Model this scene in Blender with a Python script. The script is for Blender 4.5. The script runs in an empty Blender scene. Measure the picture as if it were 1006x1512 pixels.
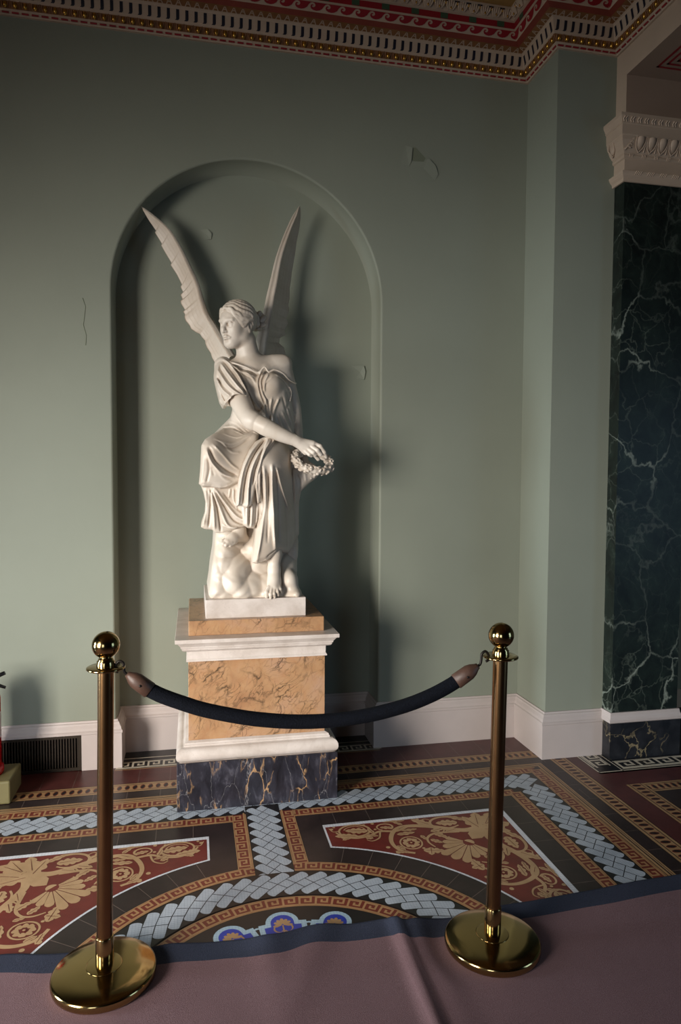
import bpy, bmesh, math, random
import numpy as np
from mathutils import Vector, Matrix, Euler
random.seed(7)
PI = math.pi
scene = bpy.context.scene
COL = scene.collection

# ------------------------------------------------------------------ helpers
def lin(h):
    h = h.lstrip('#')
    c = [int(h[i:i+2], 16)/255 for i in (0, 2, 4)]
    return tuple(x/12.92 if x <= .04045 else ((x+.055)/1.055)**2.4 for x in c) + (1,)

class MB:
    """collects polygons, then links them as ONE mesh object"""
    def __init__(self): self.v = []; self.f = []; self.m = []; self.s = []
    def face(self, pts, mat=0, smooth=False):
        n = len(self.v); self.v += [tuple(map(float, p)) for p in pts]
        self.f.append(tuple(range(n, n+len(pts)))); self.m.append(mat); self.s.append(smooth)
    def grid(self, rows, mat=0, smooth=True, closed_u=False, closed_v=False):
        n = len(self.v); R = len(rows); K = len(rows[0])
        for r in rows: self.v += [tuple(map(float, p)) for p in r]
        for i in range(R if closed_v else R-1):
            for j in range(K if closed_u else K-1):
                a = n+i*K+j; b = n+i*K+(j+1) % K; i2 = (i+1) % R
                c = n+i2*K+(j+1) % K; d = n+i2*K+j
                self.f.append((a, b, c, d)); self.m.append(mat); self.s.append(smooth)
    def box(self, x0, x1, y0, y1, z0, z1, mat=0):
        n = len(self.v)
        self.v += [(x, y, z) for z in (z0, z1) for y in (y0, y1) for x in (x0, x1)]
        for q in ((0,2,3,1), (4,5,7,6), (0,1,5,4), (2,6,7,3), (0,4,6,2), (1,3,7,5)):
            self.f.append(tuple(n+i for i in q)); self.m.append(mat); self.s.append(False)
    def lathe(self, prof, c=(0,0,0), n=48, mat=0, tilt=(0,0)):
        rows = []
        for r, z in prof:
            rows.append([(c[0]+r*math.cos(2*PI*k/n)+tilt[0]*z, c[1]+r*math.sin(2*PI*k/n)+tilt[1]*z, c[2]+z) for k in range(n)])
        self.grid(rows, mat, True, closed_u=True)
    def tube(self, pts, rad, n=12, mat=0, caps=True, flat=1.0):
        pts = [Vector(p) for p in pts]; rows = []
        up = Vector((0, 0, 1)); prev = None
        for i, p in enumerate(pts):
            t = (pts[min(i+1, len(pts)-1)]-pts[max(i-1, 0)]).normalized()
            if prev is None:
                a = t.cross(up if abs(t.z) < .9 else Vector((1, 0, 0))).normalized()
            else:
                a = (prev-t*prev.dot(t)).normalized()
            prev = a; b = t.cross(a)
            r = rad[i] if hasattr(rad, '__len__') else rad
            rows.append([p+a*(r*math.cos(2*PI*k/n))+b*(r*flat*math.sin(2*PI*k/n)) for k in range(n)])
        self.grid(rows, mat, True, closed_u=True)
        if caps:
            self.face(rows[0][::-1], mat); self.face(rows[-1], mat)
    def ball(self, c, r, n=16, m=10, mat=0):
        r = r if hasattr(r, '__len__') else (r, r, r)
        rows = [[(c[0]+r[0]*math.sin(PI*i/m)*math.cos(2*PI*k/n), c[1]+r[1]*math.sin(PI*i/m)*math.sin(2*PI*k/n), c[2]-r[2]*math.cos(PI*i/m)) for k in range(n)] for i in range(m+1)]
        self.grid(rows, mat, True, closed_u=True)
    def build(self, name, mats, parent=None, bevel=0, weld=True, loc=None, autosmooth=None):
        me = bpy.data.meshes.new(name)
        me.from_pydata(self.v, [], self.f); 
        for mt in (mats if isinstance(mats, (list, tuple)) else [mats]): me.materials.append(mt)
        me.polygons.foreach_set('material_index', self.m); me.polygons.foreach_set('use_smooth', self.s)
        if weld:
            bm = bmesh.new(); bm.from_mesh(me)
            bmesh.ops.remove_doubles(bm, verts=bm.verts, dist=1e-5)
            bmesh.ops.dissolve_degenerate(bm, edges=bm.edges, dist=1e-6)
            bmesh.ops.recalc_face_normals(bm, faces=bm.faces)
            bm.to_mesh(me); bm.free()
        me.update()
        o = bpy.data.objects.new(name, me); COL.objects.link(o)
        if parent is not None: put(o, parent)
        if bevel:
            b = o.modifiers.new('bevel', 'BEVEL'); b.width = bevel; b.segments = 3; b.limit_method = 'ANGLE'; b.angle_limit = .6
        return o

def put(o, parent):
    """parent, keeping the world coordinates the mesh was built in"""
    o.parent = parent
    w = Vector((0, 0, 0)); q = parent
    while q is not None: w += q.location; q = q.parent
    o.location = -w

def thing(name, label, cat, loc=(0, 0, 0), group=None):
    o = bpy.data.objects.new(name, None); COL.objects.link(o); o.location = loc
    o.empty_display_size = .05
    o['label'] = label; o['category'] = cat
    if group: o['group'] = group
    return o
def tag(o, label, cat, group=None):
    o['label'] = label; o['category'] = cat
    if group: o['group'] = group
    return o
def struct(o): o['kind'] = 'structure'; return o

def sweep(mb, path, prof, mat=0, closed=False, side=1, mats=None, smooth=False):
    """sweep a profile [(offset, z)] along a horizontal path with mitred corners; offset is to the right of travel times side"""
    n = len(path); P = [Vector((p[0], p[1])) for p in path]; off = []
    for i in range(n):
        d0 = (P[i]-P[i-1]).normalized() if (i > 0 or closed) else None
        d1 = (P[(i+1) % n]-P[i]).normalized() if (i < n-1 or closed) else None
        if d0 is None: d0 = d1
        if d1 is None: d1 = d0
        n0 = Vector((d0.y, -d0.x))*side; n1 = Vector((d1.y, -d1.x))*side
        m = (n0+n1); m = m/(1+n0.dot(n1)); off.append(m)
    idx = list(range(n))+([0] if closed else [])
    for j in range(len(prof)-1):
        (o0, z0), (o1, z1) = prof[j], prof[j+1]
        for a, b in zip(idx[:-1], idx[1:]):
            A0 = P[a]+off[a]*o0; B0 = P[b]+off[b]*o0; A1 = P[a]+off[a]*o1; B1 = P[b]+off[b]*o1
            mb.face([(A0.x, A0.y, z0), (B0.x, B0.y, z0), (B1.x, B1.y, z1), (A1.x, A1.y, z1)], mats[j] if mats else mat, smooth)

# ------------------------------------------------------------------ materials
class N:
    def __init__(self, name):
        self.m = bpy.data.materials.new(name); self.m.use_nodes = True
        self.t = self.m.node_tree; self.b = self.t.nodes['Principled BSDF']
        self.tc = self.t.nodes.new('ShaderNodeTexCoord')
    def new(self, kind, **kw):
        n = self.t.nodes.new('ShaderNode'+kind)
        for k, v in kw.items():
            if k in n.inputs: n.inputs[k].default_value = v
            else: setattr(n, k, v)
        return n
    def link(self, a, b): self.t.links.new(a, b)
    def co(self, scale=(1, 1, 1), rot=(0, 0, 0)):
        mp = self.new('Mapping'); mp.inputs['Scale'].default_value = scale; mp.inputs['Rotation'].default_value = rot
        self.link(self.tc.outputs['Object'], mp.inputs['Vector']); return mp.outputs['Vector']
    def noise(self, vec, scale, detail=4, rough=.55, dist=0):
        n = self.new('TexNoise'); n.inputs['Scale'].default_value = scale; n.inputs['Detail'].default_value = detail
        n.inputs['Roughness'].default_value = rough; n.inputs['Distortion'].default_value = dist
        self.link(vec, n.inputs['Vector']); return n
    def warp(self, vec, scale, amt, detail=3):
        n = self.noise(vec, scale, detail); 
        s = self.new('VectorMath', operation='SUBTRACT'); self.link(n.outputs['Color'], s.inputs[0]); s.inputs[1].default_value = (.5, .5, .5)
        k = self.new('VectorMath', operation='SCALE'); self.link(s.outputs[0], k.inputs[0]); k.inputs['Scale'].default_value = amt
        a = self.new('VectorMath', operation='ADD'); self.link(vec, a.inputs[0]); self.link(k.outputs[0], a.inputs[1]); return a.outputs[0]
    def ramp(self, fac, stops, interp='LINEAR'):
        r = self.new('ValToRGB'); cr = r.color_ramp; cr.interpolation = interp
        while len(cr.elements) < len(stops): cr.elements.new(.5)
        for e, (p, c) in zip(cr.elements, stops):
            e.position = p; e.color = c if hasattr(c, '__len__') else (c, c, c, 1)
        self.link(fac, r.inputs['Fac']); return r.outputs['Color']
    def mix(self, fac, a, b, mode='MIX'):
        m = self.new('MixRGB', blend_type=mode)
        for i, x in ((0, fac), (1, a), (2, b)):
            if hasattr(x, 'is_linked') or hasattr(x, 'links'): self.link(x, m.inputs[i])
            else: m.inputs[i].default_value = x
        return m.outputs[0]
    def math(self, op, a, b=0.):
        m = self.new('Math', operation=op)
        for i, x in ((0, a), (1, b)):
            if hasattr(x, 'links'): self.link(x, m.inputs[i])
            else: m.inputs[i].default_value = x
        return m.outputs[0]
    def veins(self, vec, scale, width, smoothness=1., dim='3D'):
        v = self.new('TexVoronoi', feature='DISTANCE_TO_EDGE'); v.inputs['Scale'].default_value = scale
        self.link(vec, v.inputs['Vector'])
        return self.ramp(v.outputs['Distance'], [(0, 1.), (width, 0.)])
    def bump(self, h, strength=.2, dist=.01):
        b = self.new('Bump'); b.inputs['Strength'].default_value = strength; b.inputs['Distance'].default_value = dist
        self.link(h, b.inputs['Height']); self.link(b.outputs[0], self.b.inputs['Normal'])
    def done(self, color=None, rough=.5, metal=0., spec=.5):
        if color is not None:
            if hasattr(color, 'links'): self.link(color, self.b.inputs['Base Color'])
            else: self.b.inputs['Base Color'].default_value = color
        if hasattr(rough, 'links'): self.link(rough, self.b.inputs['Roughness'])
        else: self.b.inputs['Roughness'].default_value = rough
        self.b.inputs['Metallic'].default_value = metal; self.b.inputs['Specular IOR Level'].default_value = spec
        return self.m

def plain(name, hexc, rough=.5, metal=0., spec=.5, var=.12, vscale=6, bump=0, bscale=60):
    n = N(name); c = lin(hexc); v = n.co()
    nz = n.noise(v, vscale, 5)
    dark = tuple(x*(1-var) for x in c[:3])+(1,); lite = tuple(min(1, x*(1+var)) for x in c[:3])+(1,)
    col = n.ramp(nz.outputs['Fac'], [(.3, dark), (.7, lite)])
    if bump:
        b = n.noise(v, bscale, 3); n.bump(b.outputs['Fac'], bump, .004)
    return n.done(col, rough, metal, spec)

M = {}
M['wall'] = plain('sage_paint', '#83887b', .62, var=.05, vscale=1.3, bump=.12, bscale=25, spec=.35)
M['dim'] = plain('dark_green_paint', '#4c5548', .7, var=.05)
M['white'] = plain('white_paint', '#b4a9a5', .45, var=.04, bump=.05)
M['cream'] = plain('cream_plaster', '#b5a08c', .6, var=.05)
M['soffit'] = plain('mauve_soffit_paint', '#96806f', .6, var=.06, vscale=2)
M['red'] = plain('oxblood_paint', '#8a1420', .5, var=.1)
M['rust'] = plain('rust_red_paint', '#7e3428', .55, var=.15)
M['ochre'] = plain('ochre_paint', '#80552f', .5, var=.2, vscale=30)
M['navy'] = plain('navy_paint', '#0b0e22', .5)
M['gold'] = plain('gilding', '#c79a4a', .28, metal=1., var=.15, vscale=40)
M['goldpaint'] = plain('gold_ceiling_paint', '#a9854e', .5, var=.08, vscale=3)
M['green'] = plain('leaf_green_paint', '#39503a', .5)
M['brass'] = plain('polished_brass', '#a88f60', .13, metal=1., var=.06, vscale=9)
M['polebrass'] = plain('worn_brass', '#896a49', .24, metal=1., var=.1, vscale=14)
M['leather'] = plain('brown_leather', '#4c362c', .5, var=.2, vscale=30, bump=.2)
M['rope'] = plain('black_rope_fabric', '#0a0d15', .9, var=.5, vscale=220, bump=.7, bscale=300, spec=.15)
M['iron'] = plain('dark_iron', '#241f1b', .45, metal=.6)
M['grille'] = plain('bronze_grille', '#31281f', .5, metal=.5, var=.2)
M['extred'] = plain('fire_red_enamel', '#b01014', .25)
M['black'] = plain('black_plastic', '#101010', .4)
M['olive'] = plain('olive_stand', '#665e3a', .6, var=.1)
M['flake'] = plain('bare_plaster', '#6f7563', .8, var=.1)

def carpet_mat(name, a, b):
    n = N(name); v = n.co(); nz = n.noise(v, 480, 2, .7); big = n.noise(v, 3, 4)
    c = n.ramp(nz.outputs['Fac'], [(.3, lin(a)), (.7, lin(b))])
    c = n.mix(n.ramp(big.outputs['Fac'], [(.3, .12), (.75, 0.)]), c, lin('#2c2024'))
    n.bump(nz.outputs['Fac'], .5, .003); return n.done(c, .95, 0, .1)
M['pile'] = carpet_mat('mauve_carpet', '#674e51', '#80696e')
M['border'] = carpet_mat('navy_carpet', '#272b38', '#3e4353')

def statuary():
    n = N('statuary_marble'); v = n.co()
    a = n.noise(n.warp(v, 3, .3), 4, 6); c = n.ramp(a.outputs['Fac'], [(.3, lin('#bdae9d')), (.62, lin('#cdc2b5'))])
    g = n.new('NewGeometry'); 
    crevice_tint = n.ramp(g.outputs['Pointiness'], [(.44, lin('#a3876a')), (.5, (1, 1, 1, 1))])  # browner tint where the surface is concave
    c = n.mix(.65, c, crevice_tint, 'MULTIPLY')
    n.b.inputs['Subsurface Weight'].default_value = .0
    return n.done(c, .42, 0, .4)
M['marble'] = statuary()
def whitemarble():
    n = N('white_marble'); v = n.co(); a = n.noise(n.warp(v, 5, .2), 9, 6)
    c = n.ramp(a.outputs['Fac'], [(.3, lin('#b6a99f')), (.6, lin('#cdc2ba'))])
    s = n.noise(v, 120, 2); c = n.mix(n.ramp(s.outputs['Fac'], [(.62, 0.), (.75, .25)]), c, lin('#8d7f74'))
    return n.done(c, .35, 0, .45)
M['wmarble'] = whitemarble()
def siena():
    n = N('siena_marble'); v = n.co(rot=(.2, .9, .1)); w = n.warp(v, 5, .14, 5); w2 = n.warp(w, 22, .03)
    base = n.ramp(n.noise(w, 7, 5).outputs['Fac'], [(.25, lin('#936d50')), (.5, lin('#aa8460')), (.72, lin('#ad8a70'))])
    col = n.mix(n.ramp(n.noise(w2, 30, 4).outputs['Fac'], [(.45, 0.), (.75, .35)]), base, lin('#a06c48'))
    mask = n.ramp(n.noise(v, 4, 2).outputs['Fac'], [(.36, .1), (.56, 1.)])
    mp = n.new('Mapping'); mp.inputs['Rotation'].default_value = (0, -.6, 0); mp.inputs['Scale'].default_value = (.75, 1, 2.0); n.link(w2, mp.inputs['Vector'])
    vn = n.veins(mp.outputs[0], 8, .05); vn2 = n.veins(mp.outputs[0], 22, .07)
    brk = n.ramp(n.noise(w, 16, 3).outputs['Fac'], [(.40, .15), (.6, 1.)])
    f = n.math('MULTIPLY', n.math('MULTIPLY', vn, brk), n.math('ADD', n.math('MULTIPLY', mask, .85), .1)); f2 = n.math('MULTIPLY', n.math('MULTIPLY', vn2, brk), n.math('MULTIPLY', mask, .7))
    col = n.mix(n.math('MAXIMUM', f, f2), col, lin('#35291f'))
    return n.done(col, .3, 0, .45)
M['siena'] = siena()
def portoro():
    n = N('black_gold_marble'); v = n.co(scale=(1.5, 1.5, .6)); w = n.warp(v, 6, .16, 5); w2 = n.warp(w, 26, .03, 3)
    base = n.ramp(n.noise(w2, 14, 6, .65).outputs['Fac'], [(.3, lin('#16151a')), (.55, lin('#2c2b33')), (.75, lin('#53515a'))])
    mask = n.ramp(n.noise(v, 7, 3).outputs['Fac'], [(.48, 0.), (.58, 1.)])
    gold = n.math('MULTIPLY', n.veins(w2, 13, .05), mask)
    col = n.mix(gold, base, lin('#b08a62'))
    wv = n.math('MULTIPLY', n.veins(n.warp(n.warp(v, 9, .12, 4), 30, .03), 6, .009), .35)
    col = n.mix(wv, col, lin('#a9a5a6'))
    return n.done(col, .28, 0, .5)
M['portoro'] = portoro()
def verde():
    n = N('verde_marble'); v = n.co(scale=(1, 1, .8)); w = n.warp(v, 2.2, .35, 6); w2 = n.warp(w, 14, .05, 4)
    base = n.ramp(n.noise(w2, 10, 8, .7).outputs['Fac'], [(.35, lin('#0d1210')), (.6, lin('#1a231e')), (.8, lin('#414c42'))])
    mask = n.ramp(n.noise(v, 1.8, 3).outputs['Fac'], [(.48, .08), (.66, .55)])
    col = n.mix(n.math('MULTIPLY', n.veins(w2, 3.2, .02), mask), base, lin('#aab3a6'))
    col = n.mix(n.math('MULTIPLY', n.veins(w2, 9, .03), n.math('MULTIPLY', mask, .45)), col, lin('#8a9486'))
    return n.done(col, .4, 0, .3)
M['verde'] = verde()
def blackplinth():
    n = N('dark_veined_marble'); v = n.co(); w2 = n.warp(n.warp(v, 4, .3, 5), 20, .04)
    base = n.ramp(n.noise(w2, 12, 6).outputs['Fac'], [(.4, lin('#121215')), (.8, lin('#2a2a2e'))])
    col = n.mix(n.math('MULTIPLY', n.veins(w2, 7, .03), n.ramp(n.noise(v, 5, 2).outputs['Fac'], [(.45, 0.), (.6, .7)])), base, lin('#9a8a6a'))
    return n.done(col, .35, 0, .4)
M['dplinth'] = blackplinth()

def tile(name, a, b, rough=.34, spec=.45, grid=0, mortar='#1c1a1c'):
    n = N(name); v = n.co(); c = n.ramp(n.noise(v, 9, 6, .65).outputs['Fac'], [(.3, lin(a)), (.7, lin(b))])
    if grid:
        br = n.new('TexBrick'); br.offset = 0.; br.inputs['Scale'].default_value = 1.; br.inputs['Brick Width'].default_value = grid; br.inputs['Row Height'].default_value = grid
        br.inputs['Mortar Size'].default_value = grid*.055; br.inputs['Mortar Smooth'].default_value = .2; n.link(v, br.inputs['Vector'])
        c = n.mix(n.math('MULTIPLY', br.outputs['Fac'], .3), c, lin(mortar))
    return n.done(c, rough, 0, spec)
FM = {}
for k, a, b, g in (('dark', '#211817', '#302423', 0), ('redplain', '#42201e', '#562b29', 0), ('buff', '#8f6b48', '#a57f58', 0), ('brick', '#5e261c', '#713025', 0),
                ('braid', '#949ca6', '#aeb5be', .0105), ('panelred', '#571d18', '#6c2720', 0), ('panelbuff', '#9a7b58', '#b0906c', 0), ('white', '#b9bac0', '#d6d7dc', .012),
                ('black', '#151314', '#211e1e', 0), ('cream', '#b7ad9a', '#cfc5b2', 0), ('blue', '#1a2c86', '#2a3c9c', 0), ('lightblue', '#8aa3b4', '#a2b8c5', .0105), ('pale', '#8f6f4c', '#a88660', 0), ('joint', '#5d4f48', '#6f5f58', 0)):
    FM[k] = tile('tile_'+k, a, b, grid=g)
# ------------------------------------------------------------------ floor of encaustic tiles
FK = list(FM); FI = {k: i for i, k in enumerate(FK)}
XC, YC = -1.545, -1.886
fl = MB()
def fp(pts, mat, layer): fl.face([(p[0], p[1], layer*.00016) for p in pts], FI[mat])
fp([(-6, -7.5), (3.2, -7.5), (3.2, .25), (-6, .25)], 'dark', 0)
def frame(h0, h1, mat, layer, hy0=None, hy1=None):
    """square ring about the centre between half widths h0 and h1"""
    a, b = h0, h1
    for s in (-1, 1):
        fp([(XC-b, YC+s*a), (XC+b, YC+s*a), (XC+b, YC+s*b), (XC-b, YC+s*b)], mat, layer)
        fp([(XC+s*a, YC-a), (XC+s*b, YC-a), (XC+s*b, YC+a), (XC+s*a, YC+a)], mat, layer)
def ring(r0, r1, mat, layer, a0=0, a1=2*PI, n=120):
    for k in range(n):
        t0 = a0+(a1-a0)*k/n; t1 = a0+(a1-a0)*(k+1)/n
        fp([(XC+r*math.sin(t), YC+r*math.cos(t)) for r, t in ((r0, t0), (r1, t0), (r1, t1), (r0, t1))], mat, layer)
class Strip:
    """maps (s, t): s along, t across in metres"""
    def __init__(self, p0, d, length): self.p0 = p0; self.d = d; self.L = length
    def __call__(self, s, t): return (self.p0[0]+self.d[0]*s-self.d[1]*t, self.p0[1]+self.d[1]*s+self.d[0]*t)
class Arc:
    def __init__(self, r): self.r = r; self.L = 2*PI*r
    def __call__(self, s, t):
        a = s/self.r; R = self.r+t; return (XC+R*math.sin(a), YC+R*math.cos(a))
def stroke2(mp, pts, w, mat, layer):
    for i_, ((s0, t0), (s1, t1)) in enumerate(zip(pts[:-1], pts[1:])):
        layer += .05
        if abs(s1-s0) >= abs(t1-t0):
            a, b = min(s0, s1)-w/2, max(s0, s1)+w/2; q = [(a, t0-w/2), (b, t0-w/2), (b, t0+w/2), (a, t0+w/2)]
        else:
            a, b = min(t0, t1)-w/2, max(t0, t1)+w/2; q = [(s0-w/2, a), (s0+w/2, a), (s0+w/2, b), (s0-w/2, b)]
        fp([mp(*x) for x in q], mat, layer)
def meander(mp, w, layer, line='buff', ground='brick', per=None, s0=0, s1=None, border=True, flip=False):
    L = mp.L if s1 is None else s1-s0
    per = per or w; n = max(1, round(L/per)); per = L/n; seg = n*3
    for k in range(seg):
        a = s0+L*k/seg; b = s0+L*(k+1)/seg
        fp([mp(a, -w/2), mp(b, -w/2), mp(b, w/2), mp(a, w/2)], ground, layer)
        if border:
            e = w*.065
            for t in (-w/2, w/2-e): fp([mp(a, t), mp(b, t), mp(b, t+e), mp(a, t+e)], line, layer+1)
    u = per/6.; lw = u*.78; g = -1 if flip else 1
    tt = lambda k: g*(-w/2+w*(.15+.70*k/5.))
    for k in range(n):
        o = s0+k*per+u*.6
        stroke2(mp, [(o, tt(0)), (o, tt(5)), (o+u*4.1, tt(5)), (o+u*4.1, tt(1.9)), (o+u*2.1, tt(1.9)), (o+u*2.1, tt(3.1))], lw, line, layer+1)
        stroke2(mp, [(o, tt(0)), (o+u*6, tt(0))], lw, line, layer+1.3+.05*(k % 2))
def braid(mp, w, layer, s0=0, s1=None, per=.067):
    L = mp.L if s1 is None else s1-s0; n = max(1, round(L/per)); p = L/n; T = w*.187; H = w*.485; sh = .0016
    seg = n*2
    for k in range(seg):
        a = s0+L*k/seg; b = s0+L*(k+1)/seg; fp([mp(a, -w/2), mp(b, -w/2), mp(b, w/2), mp(a, w/2)], 'black', layer)
    def piece(pts):
        cs = sum(q[0] for q in pts)/len(pts); ct = sum(q[1] for q in pts)/len(pts); o = []
        m = len(pts)
        for i in range(m):     # inset along the edge normals
            a = Vector(pts[i-1]); b = Vector(pts[i]); c = Vector(pts[(i+1) % m])
            d0 = (b-a).normalized(); d1 = (c-b).normalized(); n0 = Vector((-d0.y, d0.x)); n1 = Vector((-d1.y, d1.x))
            mm = (n0+n1)/max(.35, 1+n0.dot(n1)); q = b+mm*sh
            o.append((q.x, q.y))
        fp([mp(*q) for q in o], 'braid', layer+1)
    def orient(pts):
        A = sum(pts[i-1][0]*pts[i][1]-pts[i][0]*pts[i-1][1] for i in range(len(pts)))
        return pts if A > 0 else pts[::-1]
    for k in range(n):
        s = s0+k*p
        piece(orient([(s+p/2, -T), (s, 0), (s+p/2, T), (s+p, 0)]))
        m = p/(2*T); nn = math.hypot(1, m); rr = .5*p/nn; tc = -H+.84*rr; sc = s+m*tc+p/2
        left = [(s, 0), (s+p/2, -T)]+[(sc+rr*(math.cos(f)*1-.55*math.sin(f)*m)/nn, tc+rr*(-math.cos(f)*m-.55*math.sin(f))/nn) for f in [PI*i/8 for i in range(9)]]
        piece(orient(left)); piece(orient([(2*s-q[0], -q[1]) for q in left]))
def chain(mp, w, layer, s0, s1, per=.036):
    n = round((s1-s0)/per); p = (s1-s0)/n
    fp([mp(s0, -w/2), mp(s1, -w/2), mp(s1, w/2), mp(s0, w/2)], 'pale', layer)
    for t in (-w*.34, w*.34): fp([mp(s0, t-.002), mp(s1, t-.002), mp(s1, t+.002), mp(s0, t+.002)], 'dark', layer+1)
    for k in range(n):
        c = s0+(k+.5)*p
        fp([mp(c+p*.33*math.cos(a), w*.27*math.sin(a)) for a in [2*PI*i/14 for i in range(14)]], 'brick', layer+1)
        fp([mp(c+p*.22*math.cos(a)+.1*p*math.sin(a), w*.2*math.sin(a)) for a in [2*PI*i/10 for i in range(10)]], 'black', layer+2)

# outer bands
frame(1.656, 1.86, 'redplain', 1)
HB = {}
def straight4(half, fn):
    """runs fn on the wall side, right side and left side strips centred on half width"""
    fn(Strip((XC-half, YC+half), (1, 0), 2*half), 0); fn(Strip((XC+half, YC+half), (0, -1), 2*half), 1.6); fn(Strip((XC-half, YC-half), (0, 1), 2*half), 2.2)
straight4(1.607, lambda mp, i: chain(mp, .09, 2+i*.2, 0, mp.L))
frame(1.491, 1.561, 'dark', 1); frame(1.455, 1.489, 'pale', 2); frame(1.466, 1.472, 'dark', 3); frame(1.478, 1.481, 'dark', 3)
straight4(1.418, lambda mp, i: meander(mp, .066, 2+i, flip=True))
braid(Strip((XC-1.309, YC+1.309), (1, 0), 2.618), .150, 2, -.07, 2.688)
braid(Strip((XC+1.309, YC+1.309), (0, -1), 2.618), .150, 3.6, .078, 2.5); braid(Strip((XC-1.309, YC-1.309), (0, 1), 2.618), .150, 3.7, .1, 2.54)
straight4(1.199, lambda mp, i: meander(mp, .062, 2+i))
frame(1.053, 1.067, 'white', 2)
# ring bands
A = Arc(.774); meander(A, .058, 8.25)
A = Arc(.6655); braid(A, .149, 12, per=.066)
A = Arc(.554); meander(A, .058, 8)
ring(0, .525, 'black', 8, n=60)
# centre bands joining ring and border (wall side, right, left)
def spoke(d):
    R = lambda x, y: (XC+x*d[1]+y*d[0], YC+y*d[1]-x*d[0])   # y outward along d
    class Sp(Strip):
        pass
    mp = Strip(R(0, .70), d, .56)
    fp([mp(0, -.24), mp(.468, -.24), mp(.468, .24), mp(0, .24)], 'dark', 5); fp([mp(.4, -.135), mp(.53, -.135), mp(.53, .135), mp(.4, .135)], 'dark', 5)
    braid(mp, .15, 10.4, 0, .60)
    for t, fpz in ((.106, False), (-.106, True)):
        m2 = Strip(mp(.045, t), d, .485); meander(m2, .06, 6.5, flip=fpz)
for d in ((0, 1), (1, 0), (-1, 0)): spoke(d)
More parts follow.
